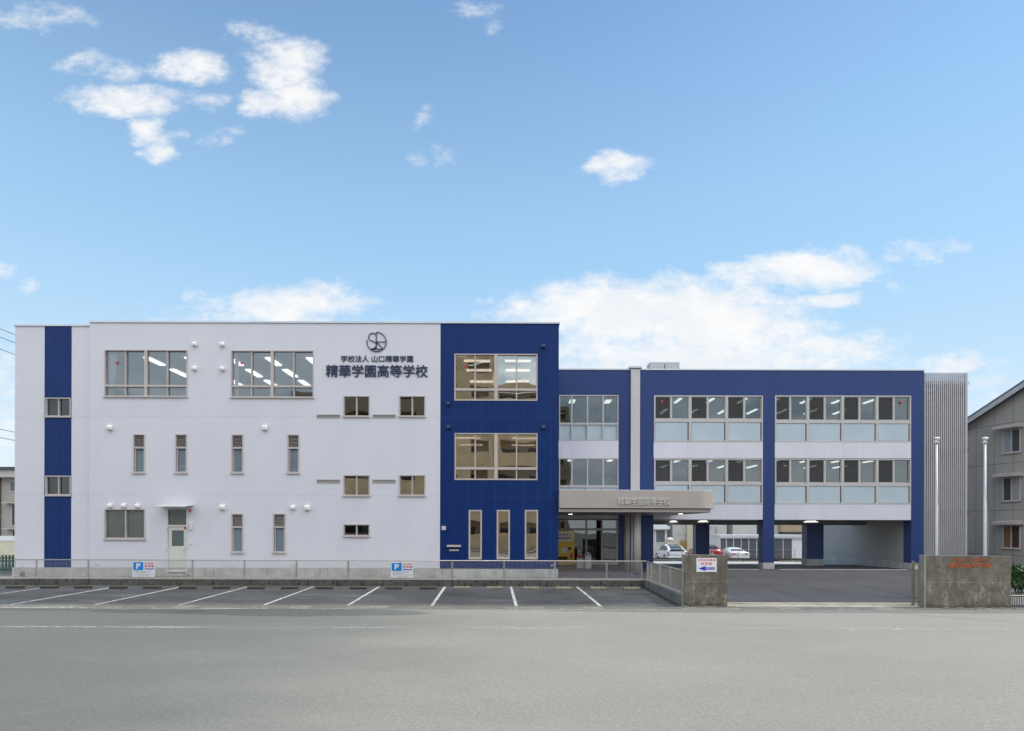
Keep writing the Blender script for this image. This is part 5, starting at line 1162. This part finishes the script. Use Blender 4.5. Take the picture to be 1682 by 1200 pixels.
# ------------------------------------------------------------------ grey gabled house at the right
def gable_house():
    d0 = 37.0; P0 = Vector((wx(1588, d0), d0, 0)); ux = Vector((.268, -.963, 0)); nx = Vector((.963, .268, 0))      # along the wall towards us; into the house
    T = empty('gabled_house', tuple(P0), 'grey three-storey gabled house with hooded windows at the right edge', 'house')
    ang = math.atan2(ux.y, ux.x); MX = Matrix.Translation(P0) @ Matrix.Rotation(ang, 4, 'Z')                          # local x along wall, local y into the house
    gw = siding('grey fine-grooved siding', (.325, .31, .29), .8, None, .018, 1.5, (.2, .19, .18), rib=.06)
    g = G('grey fibre siding'); zz = g.lines(g.z, [6.25, 3.55, .95, 8.55], .035); along = g.M('ADD', g.M('MULTIPLY', g.x, .268), g.M('MULTIPLY', g.y, -.963)); kx = g.period(along, 1.05, .03, .3); rb = g.period(along, .105, .02)
    c = g.mix(g.M('MULTIPLY', rb, .35), (.385, .362, .328), (.29, .27, .245)); c = g.mix(g.M('MAXIMUM', zz, kx), c, (.16, .155, .15)); c = g.mix(g.M('MULTIPLY', g.ramp(g.noise(1.2, 4), 0, 1, .4, .7), .2), c, (.25, .24, .22)); g.color(c); g.rough(.8); gw = g.m
    def put(m, n, mt, b=0., par=None):
        m.xform(MX); o = m.build(n, mt, None, b)
        return under(T, o)
    Lw, zE, sl = 11.0, 8.75, .485; zR = zE + sl * Lw / 2; base = .0
    m = MB(); poly = [(0, base), (Lw, base), (Lw, zE), (Lw / 2, zR), (0, zE)]
    m.prism(poly, 0, 9.0, 'y'); put(m, 'wall', gw)
    ov, t = .45, .30; m = MB()
    for s in (0, 1):
        a = (-ov * .9, zE - sl * ov * .9) if s == 0 else (Lw + ov * .9, zE - sl * ov * .9); b = (Lw / 2, zR)
        m.prism([(a[0], a[1] + .02), (b[0], b[1] + .02), (b[0], b[1] + t), (a[0], a[1] + t)], -ov, 9.4, 'y')
    put(m, 'roof', paint('blue grey roof', (.12, .13, .18), .6))
    m = MB()
    for s in (0, 1):
        a = (-ov, zE - sl * ov) if s == 0 else (Lw + ov, zE - sl * ov); b = (Lw / 2, zR)
        m.prism([(a[0], a[1] - .12), (b[0], b[1] - .12), (b[0], b[1] + .15), (a[0], a[1] + .15)], -ov - .04, -ov - .002, 'y')
    put(m, 'bargeboard', paint('pale bargeboard', (.48, .47, .46), .6))
    panes = [paint('curtained house pane', (.30, .34, .36), .12), paint('house pane', (.08, .085, .09), .1), paint('house pane with curtain', (.36, .36, .36), .15), paint('brown curtained pane', (.21, .105, .05), .2), paint('dark brown pane', (.06, .035, .025), .12)]
    for i, (z0, z1) in enumerate(((6.88, 8.12), (4.12, 5.36), (1.40, 2.62))):
        a, b = 2.18, 3.02; m = MB(); f = .055
        m.box(a - f, a, -.05, -.001, z0 - f, z1 + f); m.box(b, b + f, -.05, -.001, z0 - f, z1 + f); m.box(a, b, -.05, -.001, z1, z1 + f); m.box(a, b, -.05, -.001, z0 - f, z0); m.box((a + b) / 2 - .03, (a + b) / 2 + .03, -.055, -.002, z0, z1); m.box(a - .12, b + .12, -.09, -.052, z0 - .10, z0 - .04)
        w = put(m, 'window', MT['frame'])
        for k, (p, q_) in enumerate(((a, (a + b) / 2 - .031), ((a + b) / 2 + .031, b))):
            mm = MB().box(p, q_, -.025, -.005, z0, z1).xform(MX); o = mm.build('pane', panes[(0, 1, 1, 2, 3, 4)[i * 2 + k]]); o.parent = w
        put(MB().prism([(-.001, z1 + .34), (-.55, z1 + .26), (-.55, z1 + .08), (-.001, z1 + .08)], a - .3, b + .22, 'x'), 'window_hood', MT['frame'], .01)
gable_house()

# plants and low fence at the right edge
def leaf_mass(m, c, r, n, size, q):
    for _ in range(n):
        while True:
            p = Vector((q.uniform(-1, 1), q.uniform(-1, 1), q.uniform(-1, 1)))
            if p.length < 1: break
        p = Vector((c[0] + p.x * r[0], c[1] + p.y * r[1], c[2] + p.z * r[2])); s = size * q.uniform(.6, 1.3)
        a = Vector((q.uniform(-1, 1), q.uniform(-1, 1), q.uniform(-.3, 1))).normalized(); b = a.cross(Vector((q.uniform(-1, 1), q.uniform(-1, 1), q.uniform(-1, 1)))).normalized()
        m.quad(p - a * s, p + b * s * .45, p + a * s, p - b * s * .45)
def leaf_mat(name, a, b):
    g = G(name); oi = g.N.new('ShaderNodeNewGeometry'); rnd_ = oi.outputs['Random Per Island']; g.color(g.mix(rnd_, a, b)); g.rough(.55); g.bsdf.inputs['Subsurface Weight'].default_value = 0; return g.m
lg = leaf_mat('dark green leaves', (.018, .055, .014), (.075, .15, .04)); lgy = leaf_mat('yellow green leaves', (.09, .11, .03), (.2, .2, .07)); q = random.Random(4)
for (x, y, z, r, n, lab) in ((17.15, 20.4, .82, (.42, .4, .42), 520, 'dark green leafy shrub beside the orange-lettered gate wall'), (18.0, 20.9, .75, (.5, .45, .42), 420, 'second leafy shrub cut by the right edge of the photo')):
    T = empty('shrub', (x, y, .2), lab, 'shrub'); m = MB()
    leaf_mass(m, (x, y, z), r, n, .075, q); leaf_mass(m, (x - .12, y, z + .28), (.2, .2, .22), 110, .07, q); leaf_mass(m, (x + .22, y, z + .1), (.25, .2, .3), 110, .07, q); under(T, m.build('foliage', lg, None, 0, False))
    m = MB()
    for k in range(6): a = k * 1.05; m.tube([(x + .05 * math.cos(a), y + .05 * math.sin(a), .2), (x + .16 * math.cos(a), y + .16 * math.sin(a), .6), (x + .3 * math.cos(a), y + .3 * math.sin(a), .95)], [.016, .012, .006], 5)
    under(T, m.build('stem', paint('bark', (.09, .07, .05), .9)))
T = empty('planter', (17.6, 20.4, 0), 'low concrete planter bed with a pale rim at the right edge', 'planter')
under(T, MB().box(15.75, 22, 19.7, 21.6, 0, .26).build('bed', MT['blockc'])); under(T, MB().box(15.7, 22, 19.55, 19.695, 0, .30).build('rim', MT['lightc']))
m = MB()
for i in range(500): x = q.uniform(15.8, 21); y = q.uniform(19.72, 20.2); h = q.uniform(.03, .1); a = q.uniform(-.05, .05); m.quad((x - .012, y, .26), (x + .012, y, .26), (x + a, y + a * .5, .26 + h), (x + a - .004, y + a * .5, .26 + h))
tag(m.build('ground_cover', lgy, None, 0, False), 'yellowish ground cover in the planter at the right edge', 'ground cover', None, 'stuff')
T = empty('low_fence', (17.3, 18.85, 0), 'knee-high dark bar fence right of the orange-lettered wall', 'fence'); m = MB()
under(T, MB().box(15.55, 21, 18.84, 18.87, .34, .37).build('rail', MT['dark'])); under(T, MB().box(15.55, 21, 18.84, 18.87, .03, .05).build('rail', MT['dark']))
for i in range(72): under(T, MB().box(15.57 + i * .075, 15.585 + i * .075, 18.85, 18.86, .051, .339).build('bar', MT['dark']))
T = empty('guard_rail', (19, 25.5, .2), 'low white tube rail in front of the grey gabled house', 'rail'); under(T, MB().tube([(17.5, 25.5, .78), (24, 25.5, .78)], .04, 8).build('tube', MT['signw']))
for x in (17.9, 19.9, 21.9, 23.8): under(T, MB().tube([(x, 25.5, .1), (x, 25.5, .74)], .035, 8).build('post', MT['signw']))

# ------------------------------------------------------------------ across the road (seen mirrored in the school's glass)
def opposite():
    yf = -15.0; T = empty('tan_apartment_block', (-8, yf, 0), 'tall tan apartment block with balconies across the road, mirrored in the school windows', 'building')
    tan = paint('tan brick tile', (.84, .60, .36), .8, 0, .12, .8); dk = paint('dark balcony recess', (.06, .06, .062), .5, 0, .3, .7); wn = paint('pale balcony back wall', (.5, .43, .34), .7)
    blocks = [(-24.5, -19.6, 17.0), (-19.6, -2.0, 21.0), (-2.0, 7.6, 18.0)]
    under(T, MB().box(-24.5, 7.6, yf - 12, yf - 1.5, -.3, 16.9).box(-19.6, -2, yf - 12, yf - 1.5, 16.9, 20.9).box(-2, 7.6, yf - 12, yf - 1.5, 16.9, 17.9).build('wall', wn))
    for x0, x1, h in blocks:
        nf = int(h // 3)
        for f in range(nf):
            z = f * 3.0 + .15
            under(T, MB().box(x0 + .02, x1 - .02, yf - 1.499, yf, z + .0, z + .18).box(x0 + .02, x1 - .02, yf - .15, yf, z + .181, z + 1.62).build('balcony', tan))
            for k in range(int((x1 - x0) // 3.2)):
                xx = x0 + .7 + k * 3.2; under(T, MB().box(xx, xx + 1.9, yf - 1.55, yf - 1.48, z + .25, z + 2.25).build('window', dk))
        for xx in (x0 + .02, x1 - .6): under(T, MB().box(xx, xx + .58, yf - 1.48, yf + .06, 0, h).build('pier', tan))
        under(T, MB().box(x0, x1, yf - 1.6, yf + .1, h, h + .45).build('roof_edge', tan))
    for xx in (-15.2, -10.6, -6.2): under(T, MB().box(xx, xx + 1.5, yf - 1.48, yf + .04, 0, 21.0).build('pier', tan))
opposite()
